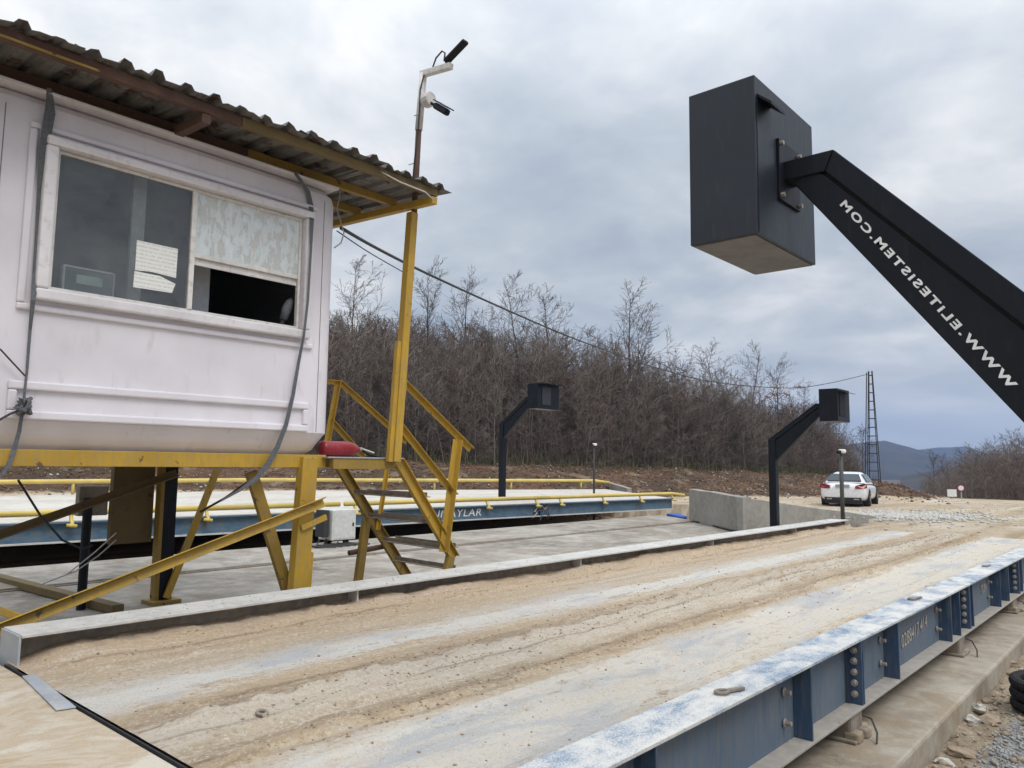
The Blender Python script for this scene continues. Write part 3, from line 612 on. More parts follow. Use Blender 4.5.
# load-cell supports under the outer girder
def support(y, k):
    t = thing('load_cell_support', (-1.6, y, -0.55), ['rough grey support block under the girder, nearest one', 'rough grey support block under the girder below the painted number', 'rough grey support block under the girder near the right picture edge', 'rough grey support block under the far end of the outer girder'][k], 'support block', 'support blocks under the outer girder')
    bm = MB().box((-1.70, y-0.10, -0.548), (-1.53, y+0.10, -0.402)); o = bm.build('block', M_dirtsteel, t, 0.018, seg=2); bm2 = MB(); rb = random.Random(k)
    for _ in range(4): cx, cy = rb.uniform(-1.64, -1.5), y+rb.uniform(-.14, .14); MB().box((cx-.05, cy-.05, -0.552), (cx+.04, cy+.04, -0.55+rb.uniform(.03, .09))).build('packing', M_foot, t, 0.014)
    MB().box((-1.68, y-0.13, -0.5515+0.004), (-1.50, y+0.13, -0.53)).build('base_plate', M_dirtsteel, t, 0.004)
    MB().tube([(-1.51, y+0.03, -0.42), (-1.47, y+0.06, -0.44), (-1.43, y+0.02, -0.50), (-1.42, y-0.03, -0.542)], 0.006, 5).build('cable', M_wire, t)
for k, y in enumerate((4.78, 7.5, 10.1, 14.2)): support(y, k)

# ------------------------------------------------------------------ far weighbridge
fb = thing('weighbridge', (-13.6, 12, -0.5), 'far weighbridge with blue side beam, pale deck and yellow pipe rails', 'weighbridge')
A0, A1 = Vector((-15.3, -3.0, 0)), Vector((-13.05, 23.0, 0)); fd = (A1-A0).normalized(); fn = Vector((-fd.y, fd.x, 0))
if fn.x > 0: fn = -fn
B0, B1 = Vector((-25.2, -3, 0)), Vector((-19.6, 28.6, 0))
def fz(p, z): return (p.x, p.y, z)
MB().prism([fz(A0+fn*0.05, -0.24), fz(A1+fn*0.05, -0.24), fz(B1, -0.24), fz(Vector((-25.4, 15, 0)), -0.24), fz(B0, -0.24)], (0, 0, 0.15)).build('deck', M_fdeck, fb, 0.01)
def along(s, o, z): p = A0+fd*s+fn*o; return Vector((p.x, p.y, z))
FL = (A1-A0).length
def s_px(px):
    r = ray(px, 505); az = r.x/r.y      # solve (A0+fd*s) on the vertical plane of the pixel column
    return (az*A0.y-A0.x)/(fd.x-az*fd.y)
cuts = [0, s_px(300), s_px(540), FL]
for a, b in zip(cuts[:-1], cuts[1:]):
    MB().bar(along(a+0.04, 0.03, -0.27), along(b-0.04, 0.03, -0.27), 0.02, 0.31).build('side_beam', M_bluef, fb)
    MB().bar(along(a+0.04, 0.0, -0.105), along(b-0.04, 0.0, -0.105), 0.16, 0.025).build('top_flange', M_bluef, fb)
    MB().bar(along(a+0.04, 0.0, -0.435), along(b-0.04, 0.0, -0.435), 0.16, 0.025).build('bottom_flange', M_flangef, fb)
def rail(pts, name, par, r=0.055): MB().tube(pts, r, 10).build(name, M_yelrail, par, smooth=True)
for a, b in ((0.2, s_px(340)), (s_px(345), s_px(548)), (s_px(549), FL-0.1)):
    pts = [along(a, 0.02, 0.06), along((a+b)/2, 0.02, 0.065), along(b, 0.02, 0.06)]
    if b > FL-1: pts += [along(FL+0.12, -0.03, 0.045), along(FL+0.4, -0.18, -0.0)]
    rail(pts, 'pipe_rail', fb)
for s in [s_px(q) for q in (72, 207, 305, 355, 425, 487, 536, 560, 603, 640, 672)]:
    mb = MB(); mb.tube([along(s, 0.02, 0.03), along(s, -0.02, -0.06), along(s, -0.09, -0.13), along(s, -0.12, -0.17)], 0.034, 8); mb.tube([along(s-0.09, -0.10, -0.145), along(s+0.07, -0.13, -0.165)], 0.028, 8)
    mb.build('rail_bracket', M_yelrail, fb, smooth=True)
bd = (B1-B0)
rail([(-25.35, -3, 0.30), (-25.3, 8, 0.30), (-25.2, 15, 0.30), (-19.9, 28.2, 0.28), (-19.6, 28.9, 0.18)], 'pipe_rail', fb, 0.07)
for s in np.linspace(0.02, 0.98, 11):
    p = Vector((-25.3, -3+s*18, 0)) if s < 0.6 else Vector((-25.3, 15, 0)).lerp(Vector((-19.9, 28.2, 0)), (s-0.6)/0.4)
    if s < 0.6: p.y = -3+s/0.6*17.5
    MB().tube([(p.x, p.y, -0.1), (p.x, p.y, 0.27)], 0.045, 8).build('rail_post', M_yelrail, fb, smooth=True)
c0 = along(15.55, -0.02, 0); q0 = onX(418, 521, c0.x)
text_mesh('lettering', 'TUNAYLAR', 0.27, M_white, fb, along(15.75, 0.012, -0.345), (fd.x, fd.y, 0.0), (fd.x*0.22, fd.y*0.22, 1), 0.004, 1.25, 1.08)
# tangle of cables hanging at the joint of the far weighbridge
tg = thing('cable_tangle', along(cuts[2], -0.1, -0.5), 'tangle of wires hanging at the joint of the far blue beam', 'cables')
rt = random.Random(4)
for k in range(9):
    p = along(cuts[2]+rt.uniform(-.3, .3), -0.07, rt.uniform(-0.2, -0.1)); pts = [p]
    for j in range(5): p = p+Vector((rt.uniform(-.12, .12), rt.uniform(-.16, .16), rt.uniform(-0.13, 0.03))); pts.append(p)
    MB().tube(pts, 0.012, 5).build('wire', M_wirew if k % 3 == 0 else M_wire, tg)
o = MB().prism([(-11.75, 20.3, -0.5), (-10.9, 19.55, -0.5), (-10.7, 19.65, -0.5), (-11.5, 20.6, -0.5)], (0.0, 0.0, 0.09)).build('plastic_sheet', M_blueplastic, None, 0.035)
tag(o, 'crumpled blue plastic sheet on the slab at the wall end', 'plastic sheet')
o = MB().tube([onZ(690, 521, -0.48), onZ(705, 523, -0.48), onZ(722, 528, -0.48), onZ(735, 531, -0.48), onZ(750, 534, -0.48)], 0.025, 6).build('cable', M_wire, None, smooth=True)
tag(o, 'thick black cable lying on the slab along the wall foot', 'cable')
# electrical cabinet on the slab edge
ec = thing('electrical_cabinet', (-11.35, 8.25, -0.5), 'pale grey electrical cabinet with black cables behind the stairs', 'cabinet')
MB().box((-11.55, 8.02, -0.36), (-11.15, 8.52, 0.16)).build('housing', M_greybox, ec, 0.012)
MB().box((-11.149, 8.05, -0.33), (-11.143, 8.49, 0.13)).build('door', M_greybox, ec, 0.004)
MB().box((-11.142, 8.44, -0.13), (-11.125, 8.46, -0.07)).build('latch', M_blackmat, ec)
for yy in (8.08, 8.46): MB().box((-11.4, yy-0.03, -0.5), (-11.3, yy+0.03, -0.362)).build('leg', M_blackmat, ec)
mb = MB(); mb.box((-11.45, 7.88, -0.30), (-11.2, 7.99, 0.16)); mb.build('side_bracket', M_dark, ec, 0.01)
for k in range(6):
    y = 7.7+0.14*k; MB().tube([(-11.25, y, -0.34), (-11.2, y-0.1, -0.42), (-11.1, y+0.15+0.05*k, -0.465), (-11.0, y+0.3, -0.475)], 0.022, 6).build('cable', M_wire, ec, smooth=True)

# ------------------------------------------------------------------ cabin stand
XF = -5.90
stand = thing('cabin_stand', (-7.0, 2.7, -0.5), 'yellow steel stand of beams, legs and braces carrying the white cabin', 'stand')
MB().box((XF-0.09, 0.9, 0.94), (XF+0.0, 4.15, 1.055)).build('front_beam', M_yel, stand, 0.004)
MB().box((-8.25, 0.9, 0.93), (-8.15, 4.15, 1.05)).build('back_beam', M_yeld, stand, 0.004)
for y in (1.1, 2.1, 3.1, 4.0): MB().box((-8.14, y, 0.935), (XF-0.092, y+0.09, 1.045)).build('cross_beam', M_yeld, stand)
def leg_px(pt, pb, xv, wd, dp, mat, zb=-0.5, name='leg'):
    a = onX(*pt, xv); b = onX(*pb, xv); d = b-a; b = a+d*((zb-a.z)/d.z)
    MB().bar(a, b, wd, dp, (1, 0, 0)).build(name, mat, stand, 0.006)
    return a, b
a, b = leg_px((308, 457), (298, 588), XF+0.006, 0.155, 0.10, M_yel)
MB().box((b.x-0.12, b.y-0.14, -0.5), (b.x+0.12, b.y+0.14, -0.482)).build('foot_plate', M_yeld, stand)
MB().bar(onX(309, 552, XF), onX(306, 592, XF), 0.07, 0.05, (1, 0, 0)).build('leg_stub', M_yel, stand, 0.004)
MB().bar(onX(301, 528, XF+0.07), onX(326, 517, XF+0.07), 0.05, 0.03, (1,0,0)).build('bracket', M_yel, stand, 0.003)
MB().box((-8.26, 3.68, -0.5), (-8.14, 3.72, 0.93)).build('leg', M_yeld, stand, 0.003)
MB().box((-8.25, 3.721, -0.48), (-8.15, 3.86, 0.93)).build('leg', M_black, stand, 0.003)
MB().box((-8.32, 3.62, -0.4995), (-8.06, 3.93, -0.46)).build('foot_plate', M_yeld, stand, 0.004)
MB().box((XF-0.1, 0.95, -0.5), (XF, 1.06, 0.92)).build('leg', M_yel, stand, 0.006)
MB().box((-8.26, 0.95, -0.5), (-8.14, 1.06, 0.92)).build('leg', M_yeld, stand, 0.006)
def brace(p0, p1, mat, leg=0.07, t=0.008, fl=1, upv=(0, 0, 1)): MB().angle(p0, p1, leg, t, upv, fl).build('brace', mat, stand, 0.002)
def ext(p, q, k): return p+(q-p)*k
p0, p1 = onX(0, 624, -5.80), onX(322, 499, -5.80)
MB().angle(ext(p0, p1, -0.13), p1, 0.075, 0.009, (1, 0, 0.4), 1).build('brace', M_yel, stand, 0.002)
p0, p1 = onX(0, 540, -8.05), onX(178, 477, -8.05); MB().angle(ext(p0, p1, -0.5), p1, 0.085, 0.01, (1, 0, 0.3), -1).build('brace', M_olive, stand, 0.002)
p0, p1 = onX(217, 470, -8.12), onX(166, 598, -8.12); MB().bar(p0, p1, 0.07, 0.04, (1, 0, 0)).build('brace', M_yel, stand, 0.003)
p0, p1 = onX(251, 472, -6.05), onX(288, 592, -6.05); MB().bar(p0, ext(p0, p1, 1.2), 0.10, 0.05, (1, 0, 0)).build('brace', M_yeld, stand, 0.003)
p0, p1 = onZ(-30, 571, -0.45), onZ(118, 609, -0.45); MB().bar(p0, p1, 0.12, 0.08).build('floor_beam', M_olive, stand, 0.004)
p0, p1 = onX(-30, 600, -6.1), onX(18, 617, -6.1); MB().bar(p0, p1, 0.16, 0.05).build('brace', M_yel, stand, 0.004)
MB().box((-8.36, 3.25, 0.13), (-8.27, 3.67, 0.93)).build('hanging_panel', M_olive, stand, 0.008)
MB().box((-8.50, 2.98, 0.42), (-8.40, 3.26, 0.72)).build('grey_plate', M_slab, stand, 0.008)
MB().tube([(-8.38, 3.06, -0.5), (-8.38, 3.06, 0.6)], 0.045, 10).build('black_post', M_black, stand)

# ------------------------------------------------------------------ cabin
CY0, CY1, CX0, CX1 = 1.22, 4.21, -8.32, XF
WY0, WY1, WZ0, WZ1 = 1.79, 3.80, 2.16, 3.17
cabin = thing('cabin', (-7.1, 2.7, 1.056), 'off-white moulded operator cabin with sliding window on the yellow stand', 'cabin')
def cab_shell(inset, flip, levels, rc):
    V = []; F = []
    def outline(ins):
        pts = []; x0, x1, y0, y1 = CX0+inset+ins, CX1-inset-ins, CY0+inset+ins, CY1-inset-ins; r = max(rc-inset*0.5, 0.02)
        def arc(cx, cy, a0):
            for k in range(6): a = a0+k*math.pi/10; pts.append((cx+r*math.cos(a), cy+r*math.sin(a)))
        arc(x1-r, y1-r, 0); arc(x0+r, y1-r, math.pi/2); arc(x0+r, y0+r, math.pi); arc(x1-r, y0+r, 1.5*math.pi)
        pts += [(x1, WY0), (x1, WY1)]
        return pts
    n = 26
    for z, ins in levels: V += [(x, y, z) for x, y in outline(ins)]
    for i in range(len(levels)-1):
        for k in range(n):
            k2 = (k+1) % n
            if k == 24 and abs(levels[i][0]-WZ0) < 1e-6: continue
            F.append((i*n+k, i*n+k2, (i+1)*n+k2, (i+1)*n+k))
    t = (len(levels)-1)*n; F += [tuple(range(n-1, -1, -1)), tuple(range(t, t+n))]
    return MB().poly(V, F)
lv = [(1.058, 0.13), (1.10, 0.085), (1.235, 0.012), (1.25, 0.0), (WZ0, 0.0), (WZ1, 0.0), (3.40, 0.0), (3.46, 0.012), (3.515, 0.06), (3.53, 0.09)]
shell = cab_shell(0, False, lv, 0.17).build('shell', M_cab, cabin, smooth=False)
for p in shell.data.polygons: p.use_smooth = abs(p.normal.z) < 0.9
md = shell.modifiers.new('es', 'EDGE_SPLIT'); md.split_angle = rad(28)
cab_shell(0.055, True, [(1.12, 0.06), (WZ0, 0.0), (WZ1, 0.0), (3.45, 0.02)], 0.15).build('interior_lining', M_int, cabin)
# jambs of the window opening
for lo, hi in (((XF-0.06, WY0-0.012, WZ0-0.012), (XF+0.002, WY0+0.001, WZ1+0.012)), ((XF-0.06, WY1-0.001, WZ0-0.012), (XF+0.002, WY1+0.012, WZ1+0.012)), ((XF-0.06, WY0, WZ0-0.012), (XF+0.0025, WY1, WZ0+0.001)), ((XF-0.06, WY0, WZ1-0.001), (XF+0.0025, WY1, WZ1+0.012))):
    MB().box(lo, hi).build('window_jamb', M_cabtrim, cabin)
def fbar(y0, z0, y1, z1, d0, d1, mat, name, bev=0.012):
    MB().box((XF+d0, min(y0, y1), min(z0, z1)), (XF+d1, max(y0, y1), max(z0, z1))).build(name, mat, cabin, bev, seg=2)
# raised lower panel frame
fbar(1.60, 1.455, 3.93, 1.515, -0.01, 0.032, M_cab, 'panel_rib'); fbar(1.60, 1.255, 3.93, 1.315, -0.01, 0.032, M_cab, 'panel_rib')
fbar(1.60, 1.317, 1.655, 1.453, -0.01, 0.0318, M_cab, 'panel_rib'); fbar(3.875, 1.317, 3.93, 1.453, -0.01, 0.0318, M_cab, 'panel_rib')
# moulded surround of the window: outer ribs and casing
fbar(1.61, 2.00, 3.95, 2.045, -0.01, 0.028, M_cab, 'window_rib'); fbar(1.61, 3.275, 3.95, 3.32, -0.01, 0.03, M_cab, 'window_rib')
fbar(1.61, 2.047, 1.66, 3.273, -0.01, 0.0275, M_cab, 'window_rib')
fbar(WY0-0.085, WZ0-0.085, WY1+0.085, WZ0-0.004, -0.01, 0.075, M_cabtrim, 'window_casing', 0.015)
fbar(WY0-0.085, WZ1+0.004, WY1+0.085, WZ1+0.07, -0.01, 0.085, M_cabtrim, 'window_casing', 0.015)
fbar(WY0-0.085, WZ0-0.003, WY0-0.004, WZ1+0.003, -0.01, 0.0745, M_cabtrim, 'window_casing', 0.015)
fbar(WY1+0.004, WZ0-0.003, WY1+0.085, WZ1+0.003, -0.01, 0.0745, M_cabtrim, 'window_casing', 0.015)
# seams of the corner mouldings and top lip
for y in (1.46, 4.03): MB().box((XF-0.01, y-0.003, 1.26), (XF+0.0016, y+0.003, 3.40)).build('corner_seam', M_seam, cabin)
MB().box((CX0+0.03, CY0+0.05, 3.531), (XF+0.055, CY1-0.06, 3.555)).build('top_lip', M_cabtrim, cabin, 0.006)
# sliding window
win = MB(); fw = 0.024; d0, d1 = -0.03, 0.012
YM = 2.80; ZR = 2.63
for lo, hi in (((d0, WY0, WZ0), (d1, WY1, WZ0+fw)), ((d0, WY0, WZ1-fw), (d1, WY1, WZ1)), ((d0, WY0, WZ0+fw), (d1-0.001, WY0+fw, WZ1-fw)), ((d0, WY1-fw, WZ0+fw), (d1-0.001, WY1, WZ1-fw)), ((d0+0.001, YM-0.02, WZ0+fw), (d1+0.008, YM+0.02, WZ1-fw)), ((d0+0.001, YM+0.021, ZR-0.018), (d1-0.004, WY1-fw-0.001, ZR+0.018))):
    win.box((XF+lo[0], lo[1], lo[2]), (XF+hi[0], hi[1], hi[2]))
window = win.build('window', M_alu, cabin, 0.003, seg=1)
def pane(y0, y1, z0, z1, mat, nm, dx=-0.008): MB().box((XF+dx, y0, z0), (XF+dx+0.005, y1, z1)).build(nm, mat, window)
pane(WY0+fw, YM-0.02, WZ0+fw, WZ1-fw, M_glass, 'glass_pane'); pane(YM+0.02, WY1-fw, ZR+0.018, WZ1-fw, M_film, 'film_pane', -0.012)
MB().box((XF-0.028, YM+0.022, ZR-0.075), (XF-0.014, WY1-fw-0.002, ZR-0.019)).build('lower_rail', M_alu, window, 0.003)
# interior: floor desk, column, dark doorway
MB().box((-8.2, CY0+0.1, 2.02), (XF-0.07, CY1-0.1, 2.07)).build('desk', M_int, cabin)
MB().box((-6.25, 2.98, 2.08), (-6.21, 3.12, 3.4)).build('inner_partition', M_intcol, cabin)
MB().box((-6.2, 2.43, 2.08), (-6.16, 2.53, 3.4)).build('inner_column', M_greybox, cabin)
# items in the window
wd = thing('weight_indicator', (-6.0, 2.08, 2.0715), 'weighing indicator with green-grey display behind the cabin window glass', 'display')
MB().box((-6.06, 1.91, 2.073), (-5.985, 2.27, 2.385)).build('housing', M_white, wd, 0.012)
MB().box((-5.984, 1.925, 2.085), (-5.982, 2.255, 2.37)).build('front_panel', plain('panel_grey', (0.14, 0.16, 0.17), 0.5), wd)
MB().box((-5.9815, 2.0, 2.26), (-5.9795, 2.18, 2.325)).build('screen', plain('lcd', (0.50, 0.60, 0.55), 0.3), wd)
def sheet(px, name, mat, label):
    pts = [onX(a, b, XF-0.0015) for a, b in px]; cen = sum(pts, Vector())/len(pts)
    mb = MB().prism([p-cen for p in pts], (-0.0008, 0, 0)); o = mb.build(name, mat, None); o.location = cen; return tag(o, label, 'notice')
sheet([(137, 240), (178, 249), (176, 278), (152, 272), (135, 270)], 'paper_notice', M_paper, 'upper printed white paper notice stuck on the left window pane')
sheet([(134.5, 271), (160, 276), (175.5, 284), (172, 293), (133, 287)], 'paper_notice', M_paper, 'lower torn printed paper notice stuck on the left window pane')
mug = thing('brush', onX(289, 321, XF-0.12), 'grey bristle brush standing in the open corner of the cabin window', 'brush')
b0 = Vector(mug.location)
mb = MB(); mb.tube([b0+Vector((0, -0.06, 0.0)), b0+Vector((0, -0.03, 0.10)), b0+Vector((0, 0.0, 0.17)), b0+Vector((0, 0.02, 0.21))], [0.035, 0.045, 0.04, 0.015], 10); mb.build('bristles', M_strap, mug, smooth=True)
MB().tube([b0+Vector((0, -0.08, -0.06)), b0+Vector((0, -0.055, 0.01))], 0.02, 8).build('handle', M_dark, mug)

# ------------------------------------------------------------------ roof
roof = thing('canopy_roof', (-7.0, 2.4, 3.6), 'rusty corrugated metal roof over the cabin', 'roof')
EX, BX, RZ = -5.33, -8.9, 3.665
def rz_at(x): return RZ+(EX-x)*0.055
pitch = 0.212; rr_ = random.Random(3)
sheets = []
ycur = 5.09
k = 0
while ycur > -1.6:
    y1 = ycur; y0 = ycur-pitch*4-0.06; zoff = 0.003+0.010*(k % 2); xo = rr_.uniform(-0.025, 0.045)
    prof = []; y = y0
    nrib = 4
    for r_ in range(nrib):
        b = y0+0.03+r_*pitch; h = 0.032+rr_.uniform(-0.008, 0.012)
        prof += [(b, 0), (b+0.07, 0.0), (b+0.095, h), (b+0.145, h), (b+0.17, 0.0)]
    prof += [(y1+0.03, 0.0)]
    V = []; F = []; nx = 12; m = len(prof)
    for i in range(nx):
        x = EX+xo+(BX-EX)*i/(nx-1)
        for (yy, zz) in prof:
            bend = (rr_.uniform(-0.012, 0.014) if i == 0 else 0)
            V.append((x, yy, rz_at(x)+zoff+zz+bend))
    for i in range(nx-1):
        for j in range(m-1): F.append((i*m+j, i*m+j+1, (i+1)*m+j+1, (i+1)*m+j))
    o = MB().poly(V, F).build('roof_sheet', M_roof, roof)
    md = o.modifiers.new('s', 'SOLIDIFY'); md.thickness = 0.002
    ycur -= pitch*4; k += 1
def purlin(x, ya, yb, mat, w=0.055, h=0.075): MB().box((x-w/2, ya, rz_at(x)-0.004-h), (x+w/2, yb, rz_at(x)-0.004)).build('purlin', mat, roof, 0.003)
purlin(-5.42, -1.5, 2.9, M_rust); purlin(-5.42, 2.905, 4.98, M_olive)
purlin(-6.03, 3.3, 4.98, M_yeld); purlin(-6.03, -1.5, 3.295, M_rust); purlin(-6.63, -1.5, 4.98, M_yeld); purlin(-7.7, -1.5, 4.98, M_rust)
MB().box((-5.391, -1.5, rz_at(-5.37)-0.072), (-5.375, 1.85, rz_at(-5.37)-0.058)).build('edge_strip', M_yeld, roof, 0.002)
for y, m_ in ((4.95, M_yel), (2.62, M_rust), (0.6, M_rust), (-1.2, M_rust)):
    z = rz_at(-5.42)-0.086
    MB().sweep((-5.40, y, z-0.035), (-8.8, y, z+0.055*3.4-0.035), [(-0.035, -0.035), (0.035, -0.035), (0.035, 0.035), (-0.035, 0.035)]).build('rafter', m_, roof, 0.003)
# tall yellow post at the roof corner
pt, pb = onY(411, 206, 4.95), onX(393, 456, -5.75)
pt = Vector((-5.75, 4.97, 3.50)); pb = Vector((-5.76, 4.84, 1.0))
MB().bar(pb, pt, 0.085, 0.085, (1, 0, 0)).build('post', M_yel, roof, 0.006)
MB().bar(pb+Vector((0, -0.07, 0)), pb.lerp(pt, 0.47)+Vector((0, -0.062, 0)), 0.05, 0.05, (1, 0, 0)).build('post_stiffener', M_yel, roof, 0.004)
for (x, y) in ((-8.6, -1.2), (-5.75, -1.2)):
    MB().box((x-0.04, y-0.04, -0.5), (x+0.04, y+0.04, rz_at(x)-0.15)).build('post', M_yel, roof, 0.005)
# lamp mast
mast = thing('lamp_mast', (-5.74, 4.98, 3.5), 'thin rusty mast with floodlight and camera above the roof corner', 'mast')
mp0, mp1, mp2 = Vector((-5.74, 4.985, 3.45)), Vector((-5.72, 5.0, 4.39)), Vector((-5.67, 5.0, 4.96))
MB().tube([mp0, mp1], 0.030, 10).build('lower_pole', M_rust, mast, smooth=True)
MB().tube([mp1-Vector((0, 0, 0.02)), mp2], 0.038, 10).build('upper_pole', M_alu, mast, smooth=True)
MB().bar(mp2+Vector((-0.03, 0, 0.0)), Vector((-5.26, 5.0, 4.90)), 0.06, 0.06).build('arm', M_alu, mast, 0.006)
fl0, fl1 = onY(446, 62, 5.0), onY(466, 41, 5.0)
fa = MB().bar(fl0, fl1, 0.075, 0.04, (0, 0, 1)).build('floodlight', M_blackmat, mast, 0.012)
MB().bar(fl0+Vector((0.03, 0, -0.01)), Vector((-5.33, 5.0, 4.93)), 0.05, 0.012).build('lamp_bracket', M_black, mast)
jb = onY(428, 100, 5.0); MB().tube([jb+Vector((-0.04, 0, 0)), jb+Vector((0.05, 0, 0))], 0.075, 12).build('junction_box', M_alu, mast, 0.008)
c0, c1 = onY(431, 103, 5.0), onY(448, 113, 5.0)
MB().tube([c0, c0.lerp(c1, 0.3)], 0.014, 8).build('camera_arm', M_blackmat, mast)
mb = MB(); mb.bar(c0.lerp(c1, 0.25), c1, 0.065, 0.065); mb.build('camera_body', M_black, mast, 0.02)
mb = MB(); mb.bar(c0.lerp(c1, 0.35)+Vector((0.0, 0, 0.055)), c1+(c1-c0)*0.12+Vector((0, 0, 0.055)), 0.11, 0.012); mb.build('camera_hood', M_black, mast, 0.004)
MB().tube([onY(424, 75, 4.96), onY(420, 90, 4.96), onY(419.5, 110, 4.96), onY(418, 130, 4.96), onY(414.5, 160, 4.96), onY(413, 177, 4.96)], 0.008, 5).build('cable', M_wire, mast)
MB().tube([onY(431, 72, 4.98), onY(436, 58, 4.98), onY(442, 51, 4.98), onY(445, 53, 4.98), onY(444, 61, 4.98)], 0.009, 5).build('cable', M_wire, mast)
for pz in ((419, 116), (413.5, 165)):
    q = onY(*pz, 5.0); MB().tube([q+Vector((-0.05, -0.02, 0.01)), q+Vector((0.05, -0.045, -0.01))], 0.006, 5).build('cable_tie', M_wirew, mast)

# ------------------------------------------------------------------ landing and stairs
stairs = thing('staircase', (-6.3, 5.3, -0.5), 'yellow steel stairs with railings and landing beside the cabin', 'staircase')
XS, XR = -5.80, -6.90
MB().box((XR, 4.10, 1.028), (-5.79, 4.98, 1.040)).build('landing_plate', M_steel, stairs, 0.002)
MB().box((-5.86, 4.16, 0.93), (-5.80, 4.96, 1.027)).build('landing_beam', M_yeld, stairs, 0.003)
MB().box((XR, 4.16, 0.935), (XR+0.06, 4.96, 1.027)).build('landing_beam', M_yeld, stairs, 0.003)
MB().box((XR+0.061, 4.90, 0.94), (-5.861, 4.96, 1.0265)).build('landing_beam', M_yeld, stairs, 0.003)
def chan(p0, p1, hgt, wd, mat, nm, upv=(0, 0, 1), par=None):
    t = 0.008; pr = [(-wd/2, -hgt/2), (wd/2, -hgt/2), (wd/2, -hgt/2+t), (-wd/2+t, -hgt/2+t), (-wd/2+t, hgt/2-t), (wd/2, hgt/2-t), (wd/2, hgt/2), (-wd/2, hgt/2)]
    return MB().sweep(p0, p1, pr, upv).build(nm, mat, par or stairs, 0.0015)
sl = Vector((0, 0.62, -0.785)).normalized()
f0 = Vector((XS, 4.93, 1.0)); f1 = f0+sl*1.27
r0 = Vector((XR, 4.99, 1.0)); r1 = r0+sl*1.86
chan(f0, f1, 0.115, 0.05, M_yel, 'stringer'); chan(r0, r1, 0.115, 0.05, M_yeld, 'stringer')
MB().bar(f0+sl*1.18+Vector((0,-0.01,-0.03)), Vector((XS, 5.50, -0.5)), 0.09, 0.06, (1, 0, 0)).build('stair_foot', M_yeld, stairs, 0.004)
MB().bar(r0+sl*0.72+Vector((0,-0.02,-0.05)), Vector((XR, 5.30, -0.5)), 0.09, 0.06, (1, 0, 0)).build('stair_foot', M_yeld, stairs, 0.004)
for sd_ in (0.45, 0.78, 1.13, 1.42):
    pF = f0+sl*sd_; pR = r0+sl*sd_
    MB().angle(Vector((XR+0.03, pR.y-0.05, pR.z+0.0)), Vector((XS-0.03, pF.y-0.05, pF.z+0.0)), 0.05, 0.008, (0, 0, 1), 1).build('tread_angle', M_dirtsteel, stairs, 0.001)
    if sd_ < 1.3: MB().angle(Vector((XR+0.03, pR.y+0.12, pR.z+0.0)), Vector((XS-0.03, pF.y+0.12, pF.z+0.0)), 0.05, 0.008, (0, 0, 1), -1).build('tread_angle', M_dirtsteel, stairs, 0.001)
MB().tube([onX(349, 553, XR-0.05), onX(386, 546, XR-0.05)], 0.03, 8).build('cross_pipe', M_rust, stairs)
def rbar(p, q, xv, wd=0.05, mat=None, nm='railing_bar'): return MB().angle(onX(*p, xv), onX(*q, xv), wd, 0.007, (1, 0, 0), 1).build(nm, mat or M_yel, stairs, 0.0015)
rbar((404, 380), (394, 459), XS, 0.055, nm='railing_post'); rbar((404, 381), (471, 448), XS, 0.055, nm='handrail'); rbar((400, 424), (455, 494), XS, 0.055)
rbar((458, 440), (444, 552), XS, 0.075, nm='railing_post')
rbar((339, 381), (327, 447), XR, 0.05, nm='railing_post'); rbar((339, 380), (407, 441), XR, 0.05, nm='handrail'); rbar((331, 419), (364, 456), XR, 0.05); rbar((318, 379), (340, 381), XR, 0.045)
rbar((392, 440), (378, 530), XR, 0.04, nm='railing_post')
# fire extinguisher lying on the landing
fx = thing('fire_extinguisher', (-6.05, 4.45, 1.04), 'red fire extinguisher lying on the landing beside the cabin', 'fire extinguisher')
ax = Vector((0, 1, 0)); c_ = Vector((-6.05, 4.19, 1.04+0.075))
MB().tube([c_+ax*s for s in (0.0, 0.012, 0.03, 0.32, 0.37, 0.41, 0.435)], [0.05, 0.07, 0.074, 0.074, 0.06, 0.036, 0.026], 20).build('cylinder', M_red, fx, smooth=True)
MB().tube([c_+ax*0.43, c_+ax*0.475], 0.022, 10).build('valve', M_bolt, fx)
MB().bar(c_+ax*0.47+Vector((0,0,0.01)), c_+ax*0.60+Vector((0.03, 0, -0.03)), 0.03, 0.014).build('handle', M_blank, fx, 0.003)
MB().bar(c_+ax*0.47+Vector((0,0,-0.01)), c_+ax*0.58+Vector((0.02, 0, -0.065)), 0.025, 0.012).build('lever', M_blackmat, fx, 0.003)
MB().tube([c_+ax*0.46, c_+ax*0.52+Vector((0.06, 0, -0.05)), c_+ax*0.62+Vector((0.06, 0, -0.07)), c_+ax*0.70+Vector((0.03, 0, -0.07))], 0.012, 8).build('hose', M_blackmat, fx, smooth=True)

